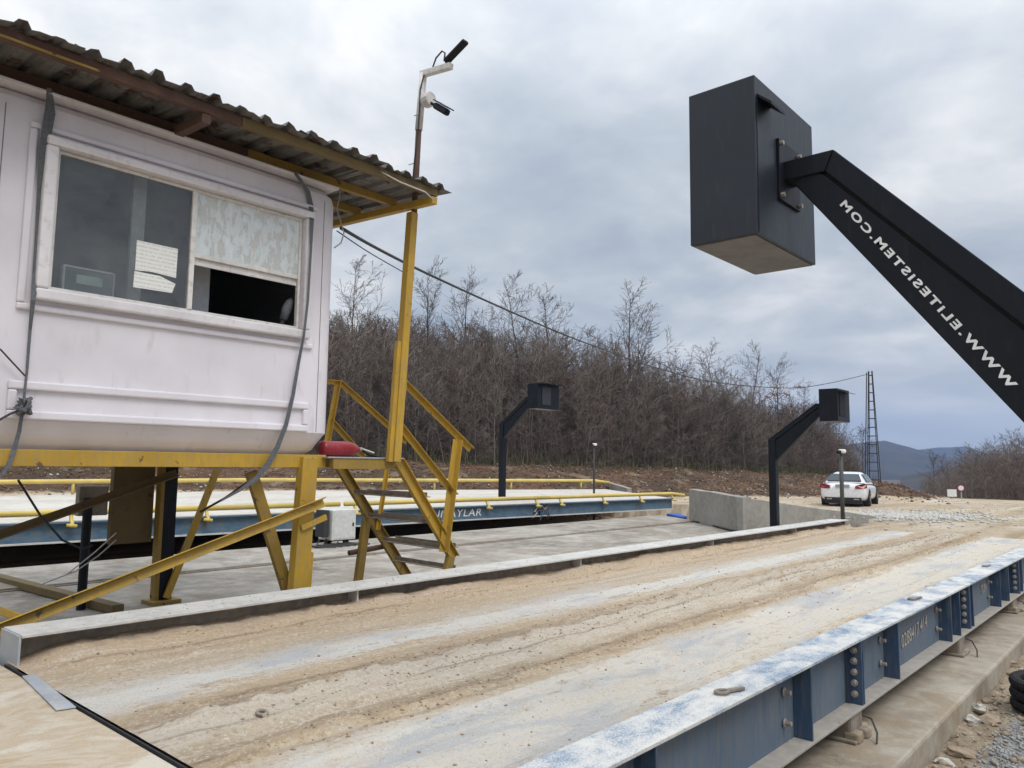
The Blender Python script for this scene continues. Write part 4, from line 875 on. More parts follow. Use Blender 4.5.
# ------------------------------------------------------------------ straps and wires on the cabin
def strap(pxs, xo, wid, name, label, mat, cat):
    pts = [onX(a, b, XF+d) for (a, b, d) in pxs]; V = []; F = []
    for i, p in enumerate(pts):
        d = (pts[min(i+1, len(pts)-1)]-pts[max(0, i-1)]).normalized(); s_ = d.cross(Vector((1, 0, 0))).normalized()*(wid[i]/2); nx = Vector((0.0015, 0, 0))
        V += [p-s_+nx, p+s_+nx, p+s_-nx, p-s_-nx]
    for i in range(len(pts)-1):
        for k in range(4): F.append((4*i+k, 4*i+(k+1) % 4, 4*i+4+(k+1) % 4, 4*i+4+k))
    F += [(3, 2, 1, 0), tuple(4*(len(pts)-1)+k for k in range(4))]
    return MB().poly(V, F)
st1 = strap([(49, 88, 0.06), (50, 100, 0.045), (50, 112, 0.05), (47, 130, 0.06), (44, 150, 0.05), (42, 190, 0.02), (39, 235, 0.02), (36, 275, 0.03), (33, 300, 0.09), (30, 330, 0.03), (27, 370, 0.03), (24, 398, 0.045)], 0, [0.03, 0.05, 0.068, 0.065, 0.068, 0.06, 0.05, 0.045, 0.03, 0.02, 0.017, 0.015], 's', '', M_strap, '')
s1 = thing('tie_strap', onX(24, 398, XF), 'grey tie strap with a knot running down the left of the window', 'strap')
st1.build('webbing', M_strap, s1, smooth=False)
kb = onX(22.5, 406, XF+0.07); mb = MB(); rk = random.Random(2)
for k in range(7):
    pts = [kb+Vector((rk.uniform(-.025, .025), rk.uniform(-.05, .05), rk.uniform(-.06, .06))) for _ in range(5)]; mb.tube(pts, 0.014, 6)
mb.build('knot', M_strap, s1, smooth=True)
strap([(22, 414, 0.05), (19, 432, 0.02), (14, 450, 0.012), (10, 462, 0.03), (3, 474, 0.04), (-8, 482, 0.04)], 0, [0.02, 0.026, 0.03, 0.03, 0.02, 0.02], 's', '', M_strap, '').build('tail', M_strap, s1)
MB().tube([onX(0, 349, XF+0.06), onX(12, 362, XF+0.045), onX(25, 376, XF+0.05)], 0.006, 5).build('cord', M_wire, s1)
MB().tube([onX(20, 410, XF+0.07), onX(10, 414, XF+0.06), onX(-6, 423, XF+0.06)], 0.008, 5).build('cord', M_wire, s1)
s2 = thing('tie_strap', onX(262, 470, XF), 'grey tie strap hanging down the right of the window to below the floor', 'strap')
strap([(295, 173, 0.06), (301, 181, 0.06), (308, 192, 0.03), (311, 205, 0.02), (312, 220, 0.09), (311, 250, 0.10), (308, 300, 0.10), (304, 335, 0.10), (299, 360, 0.05), (293, 395, 0.05), (286, 425, 0.05), (277, 448, 0.04), (268, 464, 0.04), (257, 478, 0.04), (240, 490, 0.05), (221, 501, 0.05)], 0, [0.03, 0.035, 0.05, 0.05, 0.04, 0.022, 0.022, 0.022, 0.03, 0.036, 0.04, 0.046, 0.05, 0.045, 0.025, 0.012], 's', '', M_strap, '').build('webbing', M_strap, s2)
o = MB().tube([onY(358, 167, 4.6), onY(349, 177, 4.5), onY(340, 193, 4.4), onY(337, 210, 4.35), onY(341, 223, 4.3), onY(344, 233, 4.28), onY(341, 243, 4.25), onY(334, 248, 4.2)], 0.0065, 6).build('looped_cable', M_wirew, None, smooth=True)
tag(o, 'thin cable looping from the roof edge to the cabin corner', 'cable')
o = MB().tube([onY(358, 167, 4.6), onX(378, 170, -5.40), onX(400, 182, -5.36), onX(425, 192, -5.34), onX(434, 200, -5.36)], 0.007, 5).build('eave_cable', M_wirew, None, smooth=True)
tag(o, 'pale cable sagging along the underside of the roof edge', 'cable')
o = MB().tube([onX(18, 480, -7.2), onX(40, 515, -7.2), onX(62, 540, -7.2), onX(82, 549, -7.2), onX(92, 545, -7.2)], 0.010, 5).build('hanging_cable', M_wire, None, smooth=True)
tag(o, 'dark cable drooping in an arc under the cabin floor', 'cable')
o = MB().tube([onX(116, 533, -8.2), onX(95, 552, -8.0), onX(70, 572, -7.9), onX(66, 575, -7.9)], 0.006, 5).build('hanging_cable', M_wirew, None)
tag(o, 'pale thin wire slanting down under the cabin, upper of two', 'cable')
o = MB().tube([onX(116, 540, -8.2), onX(98, 556, -8.0), onX(76, 571, -7.9), onX(40, 585, -7.9)], 0.006, 5).build('hanging_cable', M_wirew, None)
tag(o, 'pale thin wire slanting down under the cabin, lower of two', 'cable')
o = MB().tube([onX(256, 476, -7.0), onX(225, 498, -7.2), onX(200, 512, -7.4)], 0.012, 5).build('hanging_cable', M_wire, None)
tag(o, 'dark wire slanting from the strap end below the cabin floor', 'cable')

# ------------------------------------------------------------------ kiosk poles
def kiosk(base, pole_x, pxs, sgn, y, label, zg, text=False, bx=None, by=0.63, big=1.0):
    """all in the plane y; pxs gives outline points (x, z)"""
    t = thing('kiosk_pole', (pole_x, y, zg), label, 'kiosk pole', 'black kiosk poles of the weighbridges')
    w_ = 0.10*big; y0 = y+0.02; P = lambda q, yy: Vector((q[0], yy, q[1]))
    stub0, bend, elbow, low0, low1 = pxs
    d1 = Vector((elbow[0]-bend[0], 0, elbow[1]-bend[1])).normalized(); n1 = Vector((d1.z, 0, -d1.x))
    if n1.z > 0: n1 = -n1
    th = 0.082*big; hw = 0.055*big
    # stub (square tube), mitred into the inclined tube
    bi = Vector((bend[0], 0, bend[1])); dm = (n1+Vector((0, 0, -1))).normalized(); bl = bi+dm*(th/dm.dot(Vector((0, 0, -1))))
    s0 = Vector((stub0[0], 0, stub0[1])); el = Vector((elbow[0], 0, elbow[1]))
    outl = [s0, bi, bl, s0+Vector((0, 0, -th))]
    MB().prism([v+Vector((0, y-hw, 0)) for v in outl], (0, 2*hw, 0)).build('arm_stub', M_black, t, 0.004)
    elb = el+n1*th
    outl = [bi+d1*0.0015, el, elb, bl+d1*0.0015]
    MB().prism([v+Vector((0, y-hw, 0)) for v in outl], (0, 2*hw, 0)).build('arm_tube', M_black, t, 0.004)
    # gusset web below the tube
    outl = [bl+n1*0.012-d1*0.10*big, el+n1*(th+0.012), Vector((low1[0], 0, low1[1])), Vector((low0[0], 0, low0[1]))]
    web = MB().prism([v+Vector((0, y-hw*0.82, 0)) for v in outl], (0, 2*hw*0.82, 0)).build('arm_web', M_black, t, 0.004)
    MB().prism([v+Vector((0, y-hw*0.6, 0)) for v in [bl-d1*0.05, el+n1*th, el+n1*(th+0.012), bl+n1*0.012-d1*0.05]], (0, 2*hw*0.6, 0)).build('arm_groove', M_blackmat, t)
    # pole
    pz = min(elbow[1], bend[1])
    MB().prism([Vector((pole_x-0.065*big, y-0.065*big, zg)), Vector((pole_x+0.065*big, y-0.065*big, zg)), Vector((pole_x+0.065*big, y-0.065*big, el.z-0.004)), Vector((pole_x-0.065*big, y-0.065*big, el.z-0.004))], (0, 0.13*big, 0)).build('pole', M_black, t, 0.005)
    MB().box((pole_x-0.15, y-0.15, zg), (pole_x+0.15, y+0.15, zg+0.015)).build('base_plate', M_black, t, 0.003)
    # box
    x0, x1, z0, z1, ya, yb = bx
    MB().box((x0, ya, z0), (x1, yb, z1)).build('housing', M_slate if sgn > 0 else M_black, t, 0.003)
    MB().box((x0+0.012, ya+0.012, z0-0.004), (x1-0.012, yb-0.012, z0+0.001)).build('bottom_panel', M_under, t)
    sx = x1 if sgn > 0 else x0   # face carrying the arm
    s_ = 1 if sgn > 0 else -1
    cz = s0.z-th/2
    MB().box((min(sx, sx+s_*0.012), y-0.10*big, cz-0.13*big), (max(sx, sx+s_*0.012), y+0.12*big, cz+0.13*big)).build('mount_plate', M_black, t, 0.002)
    for yy in (-0.085, 0.105):
        for zz in (-0.11, 0.11):
            MB().tube([(sx+s_*0.012, y+yy*big, cz+zz*big), (sx+s_*0.026, y+yy*big, cz+zz*big)], 0.010*big, 8).build('bolt', M_bolt, t)
    return t, web, sx
ky = 2.8
kx0, kx1, kz0, kz1 = -1.497, -1.21, 1.90, 2.545
kt, kweb, _ = kiosk(None, -0.205, [(-1.21, 2.262), (-0.998, 2.262), (-0.205+0.065, 1.325), (-1.165, 2.165), (-0.205-0.065, 0.965)], 1, ky+0.305, 'large black kiosk pole with box and white web address, closest to the viewer', -0.70, bx=(kx0, kx1, kz0, kz1, ky, ky+0.62))
# hood and door gap on the arm side of the near box
hy0, hy1, hd = ky+0.022, ky+0.155, 0.06
MB().poly([(kx1, hy0, 2.475), (kx1, hy1, 2.475), (kx1+hd, hy1, 2.425), (kx1+hd, hy0, 2.425), (kx1, hy0, 2.463), (kx1, hy1, 2.463), (kx1+hd, hy1, 2.413), (kx1+hd, hy0, 2.413)], [(0,1,2,3),(7,6,5,4),(0,3,7,4),(1,5,6,2),(3,2,6,7),(0,4,5,1)]).build('hood', M_black, kt)
MB().box((kx1-0.001, ky+0.014, 1.91), (kx1+0.0015, ky+0.020, 2.44)).build('door_gap', M_blackmat, kt)
def near_text():
    a = onY(1010, 389, ky+0.26); b = onY(840, 205, ky+0.26); u = (b-a); Lh = u.length; u.normalize()
    v = Vector((-u.z, 0, u.x)); v = v if v.x > 0 else -v
    # mirrored lettering: reads backwards on this side of the arm
    o = text_mesh('lettering', 'WWW.ELiTESiSTEM.COM', 0.039, M_white, kt, (a.x, ky+0.305-0.055*0.82-0.002, a.z), u, v, 0.001, 1.0, 1.3, 0.0013)
    xs_ = [(vv.co+kt.location-a).dot(u) for vv in o.data.vertices]; k = Lh/max(xs_)
    for vv in o.data.vertices:
        w_ = vv.co+kt.location-a; vv.co = vv.co+u*(w_.dot(u)*(k-1))
near_text()
fy = 13.3
k2, _, sx2 = kiosk(None, -5.655, [(-4.72, 2.10), (-4.86, 2.10), (-5.655-0.065, 1.49), (-4.78, 1.90), (-5.655+0.065, 1.10)], -1, fy+0.27, 'black kiosk pole with box standing by the retaining wall', -0.5, bx=(-4.72, -4.41, 1.78, 2.33, fy, fy+0.60))
MB().box((-4.409, fy+0.08, 1.86), (-4.400, fy+0.36, 2.24)).build('screen_panel', M_blackmat, k2)
MB().poly([(-4.41, fy+0.02, 2.30), (-4.41, fy+0.58, 2.30), (-4.30, fy+0.58, 2.27), (-4.30, fy+0.02, 2.27), (-4.41, fy+0.02, 2.29), (-4.41, fy+0.58, 2.29), (-4.30, fy+0.58, 2.26), (-4.30, fy+0.02, 2.26)], [(0,1,2,3),(7,6,5,4),(0,3,7,4),(1,5,6,2),(3,2,6,7),(0,4,5,1)]).build('hood', M_black, k2)
ty = 17.2
T = lambda px, py: (onY(px, py, ty).x, onY(px, py, ty).z)
e_, a_, l_ = T(501, 424), T(527, 397), T(529, 405)
tb0, tb1, tbb = T(531, 384), T(541, 385), T(530, 409)
k3, _, _ = kiosk(None, e_[0]+0.08, [(tb0[0], a_[1]), (tb0[0]-0.12, a_[1]), e_, (tb0[0]-0.03, T(529, 407)[1]), (e_[0]+0.16, T(506, 438)[1])], -1, ty, 'black kiosk pole with box in front of the wood, behind the far weighbridge', -0.1, bx=(tb0[0], tb1[0], tbb[1], tb0[1], ty-0.15, ty+0.85), big=1.25)
MB().box((tb1[0]+0.001, ty+0.05, tbb[1]+0.12), (tb1[0]+0.012, ty+0.45, tb0[1]-0.1)).build('screen_panel', plain('screen_grey', (0.025, 0.028, 0.034), 0.5), k3)
MB().box((tb1[0], ty-0.15, tb0[1]-0.03), (tb1[0]+0.18, ty+0.85, tb0[1]-0.005)).build('hood', M_black, k3)
# camera posts
def cam_post(px, py_top, base, h, label, col):
    t = thing('camera_post', base, label, 'camera post', 'camera posts')
    b = Vector(base); MB().tube([b, b+Vector((0, 0, h))], 0.042, 10).build('post', col, t, smooth=True)
    tp = b+Vector((0, 0, h)); MB().box((tp.x-0.03, tp.y-0.10, tp.z-0.01), (tp.x+0.09, tp.y+0.10, tp.z+0.075)).build('camera_body', M_white, t, 0.03)
    MB().tube([(tp.x-0.02, tp.y-0.14, tp.z+0.01), (tp.x+0.02, tp.y-0.09, tp.z+0.02)], 0.038, 10).build('lens_housing', M_blackmat, t)
    return t
b = onX(843, 524, -5.62); pz = onX(845, 453, -5.62)
cam_post(0, 0, (b.x, b.y, -0.5), pz.z+0.5, 'slim dark post with small white camera in front of the white car', plain('post_paint', (0.06, 0.058, 0.05), 0.6))
b = onY(594, 470, 24.0); pz = onY(594, 444, 24.0)
cam_post(0, 0, (b.x, b.y, float(terrain(b.x, b.y))-0.05), pz.z-float(terrain(b.x, b.y)), 'thin brown post with tiny white camera in front of the wood', M_towersteel)

# ------------------------------------------------------------------ lattice tower, overhead cable, road signs
tw = onY(874.5, 488, 52.0); zt = onY(873, 371, 52.0).z; tz0 = float(terrain(tw.x, tw.y))-0.1
tower = thing('lattice_tower', (tw.x, tw.y, tz0), 'narrow dark steel lattice power pole right of the wood', 'lattice tower')
Ht = zt-tz0; hb, ht = 0.36, 0.10
def leg_at(sx_, sy_, f): h = hb+(ht-hb)*f; return Vector((tw.x+sx_*h, tw.y+sy_*h*0.6, tz0+Ht*f))
for sx_ in (-1, 1):
    for sy_ in (-1, 1): MB().bar(leg_at(sx_, sy_, 0), leg_at(sx_, sy_, 1), 0.045, 0.045).build('leg', M_towersteel, tower)
for i in range(14):
    f = (i+0.5)/14
    cs = [leg_at(*q, f) for q in ((-1, -1), (1, -1), (1, 1), (-1, 1))]
    mb = MB()
    for a_, b_ in zip(cs, cs[1:]+cs[:1]): mb.bar(a_, b_, 0.045, 0.045)
    mb.build('rung', M_towersteel, tower)
MB().tube([leg_at(-1.6, 0, 0.03), leg_at(-2.2, 0, 0.99)], 0.03, 6).build('conduit', M_towersteel, tower)
pt_top = Vector((tw.x-0.2, tw.y, zt-0.15))
def cable_px(pxs, Ds, r, name, label):
    pts = []
    for (a_, b_), D in zip(pxs, Ds):
        q = ray(a_, b_); h = math.hypot(q.x, q.y); pts.append(CAM+q*(D/h))
    # smooth by Catmull-Rom
    out = []
    for i in range(len(pts)-1):
        p0 = pts[max(i-1, 0)]; p1 = pts[i]; p2 = pts[i+1]; p3 = pts[min(i+2, len(pts)-1)]
        for k in range(6):
            s = k/6; out.append(0.5*((2*p1)+(p2-p0)*s+(2*p0-5*p1+4*p2-p3)*s*s+(3*p1-p0-3*p2+p3)*s**3))
    out.append(pts[-1]); o = MB().tube(out, r, 5).build(name, M_wire, None, smooth=True); tag(o, label, 'cable')
cable_px([(341, 228), (380, 250), (430, 275), (500, 307), (560, 333), (605, 350), (660, 369), (720, 383), (790, 388), (830, 383), (868, 374)], [8.0, 9.3, 11.3, 15, 19, 23, 29, 36, 44, 49, 54], 0.020, 'overhead_cable', 'thick black overhead cable sagging from the cabin to the lattice pole')
cable_px([(337, 231), (370, 253), (410, 276)], [8.0, 9.0, 10.5], 0.007, 'overhead_cable', 'thin second wire just below the thick overhead cable at the cabin')
def sign(p, shape, label):
    t = thing('road_sign', p, label, 'road sign'); P0 = Vector(p)
    zg = float(terrain(P0.x, P0.y)); h = P0.z-zg
    t.location.z = zg
    MB().tube([(P0.x, P0.y, zg-0.1), (P0.x, P0.y, P0.z+0.2)], 0.04, 6).build('post', M_steel, t)
    d = (CAM-P0); d.z = 0; d.normalize(); s_ = Vector((-d.y, d.x, 0))
    if shape == 'square':
        MB().bar(P0+d*0.06-s_*0.27, P0+d*0.06+s_*0.27, 0.03, 0.48).build('board', M_white, t)
    else:
        ring = [P0+d*0.06+s_*(0.24*math.cos(k*math.pi/8))+Vector((0, 0, 0.24*math.sin(k*math.pi/8))) for k in range(16)]
        MB().prism(ring, d*0.02).build('board', M_red, t)
        ring = [P0+d*0.082+s_*(0.17*math.cos(k*math.pi/8))+Vector((0, 0, 0.17*math.sin(k*math.pi/8))) for k in range(16)]
        MB().prism(ring, d*0.006).build('sign_face', M_white, t)
sg = onY(952, 493, 58.0); sign((sg.x, sg.y, sg.z), 'square', 'small white rectangular sign board far down the road')
sg = onY(961, 488, 60.0); sign((sg.x, sg.y, sg.z), 'round', 'small round red-rimmed sign far down the road')

# ------------------------------------------------------------------ car
def make_car(loc, heading):
    t = thing('parked_car', loc, 'white sedan parked on the dirt, seen from behind', 'car'); t.rotation_euler = (0, 0, heading)
    W_ = plain('car_white', (0.72, 0.73, 0.75), 0.22); G_ = plain('car_glass', (0.03, 0.04, 0.05), 0.08); B_ = plain('car_black', (0.015, 0.015, 0.016), 0.6)
    def add(name, V, F, mat, sub=0, par=None):
        me = bpy.data.meshes.new(name); me.from_pydata([tuple(v) for v in V], [], F); bm = bmesh.new(); bm.from_mesh(me); bmesh.ops.recalc_face_normals(bm, faces=bm.faces); bm.to_mesh(me); bm.free()
        me.materials.append(mat); o = bpy.data.objects.new(name, me); C.objects.link(o); o.parent = par or t
        if sub:
            md = o.modifiers.new('s', 'SUBSURF'); md.levels = sub; md.render_levels = sub
            for p in me.polygons: p.use_smooth = True
        return o
    # local: y forward, rear bumper at y=0
    st = [(0.0, 0.36, 0.72, 0.74), (0.04, 0.27, 0.90, 0.84), (0.25, 0.22, 0.985, 0.90), (0.8, 0.2, 0.985, 0.92), (1.5, 0.2, 0.965, 0.925), (2.4, 0.2, 0.94, 0.925), (3.3, 0.2, 0.90, 0.915), (3.9, 0.2, 0.86, 0.905), (4.5, 0.23, 0.75, 0.86), (4.78, 0.30, 0.62, 0.72)]
    V = []; F = []; n = 12
    for y, zb, zt_, hw in st:
        hgt = zt_-zb
        half = [(0, zb), (hw*0.80, zb), (hw*0.96, zb+0.10*hgt), (hw, zb+0.45*hgt), (hw*0.985, zb+0.74*hgt), (hw*0.92, zb+0.93*hgt), (0, zt_)]
        ring = half+[(-a_, b_) for a_, b_ in half[-2:0:-1]]
        V += [(a_, y, b_) for a_, b_ in ring]
    n = len(ring)
    for i in range(len(st)-1):
        for k in range(n): F.append((i*n+k, i*n+(k+1) % n, (i+1)*n+(k+1) % n, (i+1)*n+k))
    F += [tuple(range(n)), tuple(range((len(st)-1)*n, len(st)*n))]
    body = add('body', V, F, W_, 2)
    # greenhouse
    gs = [(0.50, 0.95, 0.78, 0.97, 0.72), (1.05, 0.95, 0.83, 1.30, 0.56), (1.45, 0.94, 0.845, 1.40, 0.565), (2.1, 0.93, 0.85, 1.43, 0.57), (2.75, 0.92, 0.84, 1.37, 0.55), (3.45, 0.90, 0.80, 0.93, 0.72)]
    V = []; F = []
    for y, zb, wb_, zt_, wt in gs: V += [(-wb_, y, zb-0.03), (-wb_*0.97, y, zb+0.03), (-wt, y, zt_-0.03), (-wt*0.8, y, zt_), (wt*0.8, y, zt_), (wt, y, zt_-0.03), (wb_*0.97, y, zb+0.03), (wb_, y, zb-0.03)]
    for i in range(len(gs)-1):
        for k in range(7): F.append((i*8+k, i*8+k+1, (i+1)*8+k+1, (i+1)*8+k))
    add('roof', V, F, W_, 2)
    rw = [(-0.66, 0.57, 1.01), (0.66, 0.57, 1.01), (0.52, 1.03, 1.285), (-0.52, 1.03, 1.285)]
    off = Vector((0, -0.03, 0.045)); add('rear_window', [Vector(p)+off for p in rw]+[Vector(p)+off*0.2 for p in rw], [(0,1,2,3),(4,7,6,5),(0,4,5,1),(1,5,6,2),(2,6,7,3),(3,7,4,0)], G_)
    for s_ in (-1, 1):
        for (ya, yb, yc, yd) in ((1.02, 1.80, 1.86, 1.32), (1.86, 2.72, 2.62, 1.92)):
            q = [(s_*0.83, ya, 1.0), (s_*0.838, yb, 0.99), (s_*0.618, min(yb, yc), 1.315), (s_*0.615, yd, 1.31)]
            add('side_window', [Vector(p)+Vector((s_*0.012, 0, 0.012)) for p in q]+[Vector(p)-Vector((s_*0.05, 0, 0)) for p in q], [(0,1,2,3),(4,7,6,5),(0,4,5,1),(1,5,6,2),(2,6,7,3),(3,7,4,0)], G_)
        tl = [(s_*0.48, -0.012, 0.74), (s_*0.78, 0.045, 0.73), (s_*0.905, 0.24, 0.78), (s_*0.88, 0.24, 0.91), (s_*0.78, 0.055, 0.925), (s_*0.52, -0.005, 0.86)]
        add('tail_light', [Vector(p)+Vector((s_*0.012, -0.018, 0)) for p in tl]+[Vector(p)+Vector((-s_*0.05, 0.09, 0)) for p in tl], [tuple(range(6)), tuple(range(11, 5, -1))]+[(i, 6+i, 6+(i+1) % 6, (i+1) % 6) for i in range(6)], plain('tail_red', (0.22, 0.015, 0.02), 0.25))
        ex = MB().box((s_*0.52-0.10, -0.022, 0.28), (s_*0.52+0.10, 0.05, 0.33)); add('exhaust_tip', ex.v, ex.f, M_bolt)
        for yy in (0.95, 3.80):
            def lathe(prof, k=24):
                V = []; F = []
                for r_, x_ in prof: V += [(s_*x_, yy+r_*math.cos(2*math.pi*i/k), 0.335+r_*math.sin(2*math.pi*i/k)) for i in range(k)]
                for j in range(len(prof)-1):
                    for i in range(k): F.append((j*k+i, j*k+(i+1) % k, (j+1)*k+(i+1) % k, (j+1)*k+i))
                F += [tuple(range(k)), tuple(range((len(prof)-1)*k, len(prof)*k))]; return V, F
            wV, wF = lathe([(0.21, 0.70), (0.31, 0.70), (0.335, 0.73), (0.335, 0.91), (0.31, 0.938), (0.23, 0.938)]); wh = add('wheel', wV, wF, M_blackmat)
            wV, wF = lathe([(0.22, 0.90), (0.225, 0.942), (0.19, 0.930), (0.05, 0.946), (0.02, 0.948)]); add('rim', wV, wF, M_bolt, 0, wh)
            wV, wF = lathe([(0.37, 0.70), (0.375, 0.93), (0.35, 0.932), (0.33, 0.72)]); add('wheel_arch', wV, wF, B_)
    pl = MB().box((-0.27, -0.022, 0.79), (0.27, 0.05, 0.90)); add('number_plate', pl.v, pl.f, plain('plate_grey', (0.30, 0.31, 0.32), 0.4))
    lb = MB().box((-0.70, -0.010, 0.24), (0.70, 0.16, 0.37)); add('lower_bumper', lb.v, lb.f, B_)
    bs = MB().box((-0.70, 0.02, 0.12), (0.70, 4.5, 0.25)); add('underside', bs.v, bs.f, B_)
    return t
c_ = onZ(843, 505, -0.43); cz = float(terrain(c_.x, c_.y))
car = make_car((c_.x, c_.y, cz+0.01), rad(10.5)); car.scale = (0.93, 0.93, 0.93)

# ------------------------------------------------------------------ stones, gravel, pipe
def rock_mesh(name, seed, mat):
    bm = bmesh.new(); bmesh.ops.create_icosphere(bm, subdivisions=2, radius=1); r_ = random.Random(seed)
    ph = [r_.uniform(0, 6) for _ in range(6)]
    for v in bm.verts:
        n_ = v.co.normalized(); k = 1+0.22*math.sin(2.7*n_.x+ph[0])*math.sin(3.1*n_.y+ph[1])+0.14*math.sin(5*n_.z+ph[2]+3*n_.x)+r_.uniform(-.06, .06); v.co = n_*k
    me = bpy.data.meshes.new(name); bm.to_mesh(me); bm.free(); me.materials.append(mat); return me
RM = [rock_mesh('stone', s, m_) for s, m_ in ((1, M_stone), (2, M_stoneb), (3, M_stone), (4, M_stoneb))]
def rock(p, sc, rz, k, label, grp='loose stones beside the footing'):
    o = bpy.data.objects.new('stone', RM[k]); C.objects.link(o); o.location = p; o.scale = sc; o.rotation_euler = (0.1, 0.15, rz); tag(o, label, 'stone', grp)
def gp(px, py, z=-0.70):
    p = onZ(px, py, z); return (p.x, p.y, float(terrain(p.x, p.y)))
for px, py, s_, k, lb in ((978, 712, (0.10, 0.05, 0.035), 0, 'pale oblong stone against the footing near the black pipe'), (973, 724, (0.05, 0.04, 0.03), 0, 'small pale stone below the oblong stone at the footing'),
        (988, 722, (0.09, 0.06, 0.04), 3, 'dark grey stone beside the black pipe'), (964, 752, (0.10, 0.06, 0.03), 1, 'flat brown stone in the rubble at the bottom edge'), (1008, 668, (0.09, 0.05, 0.035), 1, 'brown stone in the rubble above the black pipe'), (1016, 680, (0.06, 0.05, 0.03), 1, 'small brown stone just above the black pipe'),
        (945, 763, (0.05, 0.04, 0.025), 0, 'small pale stone at the bottom edge by the footing')):
    p = gp(px, py); rock((p[0], p[1], p[2]+0.4*s_[2]), s_, rng.uniform(0, 6), k, lb)
# gravel as stuff: many small stones
oct_v = np.array([(1,0,0),(-1,0,0),(0,1,0),(0,-1,0),(0,0,1),(0,0,-1)], float); oct_f = np.array([(0,2,4),(2,1,4),(1,3,4),(3,0,4),(2,0,5),(1,2,5),(3,1,5),(0,3,5)])
def gravel(name, pts, sizes, mat, label):
    n = len(pts); J = oct_v[None]*(1+nrng.uniform(-.35, .35, (n, 6, 3)))*sizes[:, None, None]*np.array([1, 1, 0.7])
    a_ = nrng.uniform(0, 6.3, n); cs, sn = np.cos(a_)[:, None], np.sin(a_)[:, None]
    V = J.copy(); V[..., 0] = J[..., 0]*cs-J[..., 1]*sn; V[..., 1] = J[..., 0]*sn+J[..., 1]*cs; V = V+pts[:, None]
    F = (oct_f[None]+6*np.arange(n)[:, None, None]).reshape(-1, 3)
    o = fastmesh(name, V.reshape(-1, 3), F, mat); tag(o, label, 'gravel', kind='stuff')
def scat(n, x0, x1, y0, y1, fn, smin, smax):
    x = nrng.uniform(x0, x1, n*4); y = nrng.uniform(y0, y1, n*4); k = nrng.uniform(0, 1, n*4) < fn(x, y); x, y = x[k][:n], y[k][:n]
    s_ = smin+(smax-smin)*nrng.uniform(0, 1, len(x))**3; return np.stack([x, y, terrain(x, y)+s_*0.25], 1), s_
p_, s_ = scat(4200, -9.5, -3.5, 18, 31, lambda x, y: np.exp(-(((x+6.6)/1.5)**2+((y-24.5)/4.0)**2)), 0.02, 0.085); gravel('gravel', p_, s_, M_stone, 'spread of pale gravel on the road beyond the weighbridge')
p_, s_ = scat(2600, -1.22, -0.1, 4.2, 13, lambda x, y: np.full(len(x), 0.9), 0.006, 0.032); gravel('gravel', p_, s_, M_stoneb, 'brown rubble on the ground beside the concrete footing')
p_, s_ = scat(5200, -1.06, -0.3, 4.2, 7.2, lambda x, y: np.exp(-(((x+0.78)/0.22)**2+((y-5.6)/1.2)**2)), 0.006, 0.017); gravel('gravel', p_, s_, plain('grey_gravel', (0.27, 0.265, 0.255), 0.9, var=0.35, scale=40), 'patch of grey crushed gravel at the lower right corner')
def bankd(x, y): e_ = seg_dist(x, y, EDGE); return sstep(-7.5, -5.0, e_)*(1-sstep(0, 1.5, e_))
p_, s_ = scat(9000, -42, -9, 0, 66, bankd, 0.015, 0.085); gravel('gravel', p_, s_, M_stoner, 'reddish clods and stones over the soil bank below the wood')
p_, s_ = scat(1600, -42, -9, 0, 66, bankd, 0.02, 0.07); gravel('gravel', p_, s_, M_stone, 'pale stones strewn over the soil bank below the wood')
p_, s_ = scat(1500, -14, -3, 16, 44, lambda x, y: np.full(len(x), 0.8), 0.012, 0.05); gravel('gravel', p_, s_, M_stone, 'loose pale pebbles strewn over the dirt road')
p_, s_ = scat(700, -14, -7, 37, 47, lambda x, y: np.exp(-(((x+11.6)/1.5)**2+((y-42.5)/2.6)**2)), 0.03, 0.12); gravel('gravel', p_, s_, M_stoner, 'clods of red soil heaped past the white car')
# dirt clods on the deck
x = nrng.normal(-3.2, 0.38, 1500); y = nrng.uniform(2, 15.4, 1500); x2 = nrng.uniform(-5.0, -1.9, 1100); y2 = nrng.uniform(1.6, 15.4, 1100); x3 = nrng.uniform(-5.0, -4.75, 900); y3 = nrng.uniform(1.6, 15.4, 900)
x, y = np.concatenate([x, x2, x3]), np.concatenate([y, y2, y3]); k = (x > -5.03) & (x < -1.8); x, y = x[k], y[k]
s_ = 0.003+0.008*nrng.uniform(0, 1, len(x))**5
gravel('dirt_crumbs', np.stack([x, y, deckz(x, y)+s_*0.2], 1), s_, plain('dirt_crumb', (0.30, 0.225, 0.155), 0.95, var=0.4, scale=30), 'crumbs of dry dirt scattered over the weighbridge deck')
xx, yy, ss = [], [], []
for cx in (-4.80, -3.62, -3.48, -3.40, -3.28, -3.15, -2.88, -2.80, -1.85):
    y = nrng.uniform(1.7, 15.4, 1500); keep = nrng.uniform(0, 1, 1500) < np.clip(fbm(y*0.9, y*0+cx*7, 3, 77)*3.2-1.1, 0, 1); y = y[keep]
    x = cx+0.10*(fbm(y*0.22, y*0+abs(cx), 2, 5)-0.5)+nrng.normal(0, 0.03, len(y)); xx.append(x); yy.append(y); ss.append(0.003+0.009*nrng.uniform(0, 1, len(y))**5)
x, y, s_ = np.concatenate(xx), np.concatenate(yy), np.concatenate(ss)
gravel('dirt_clods', np.stack([x, y, deckz(x, y)+s_*0.1], 1), s_, plain('dirt_clod', (0.31, 0.235, 0.16), 0.95, var=0.45, scale=25), 'ridges of dark dirt clods along the tyre ruts of the deck')
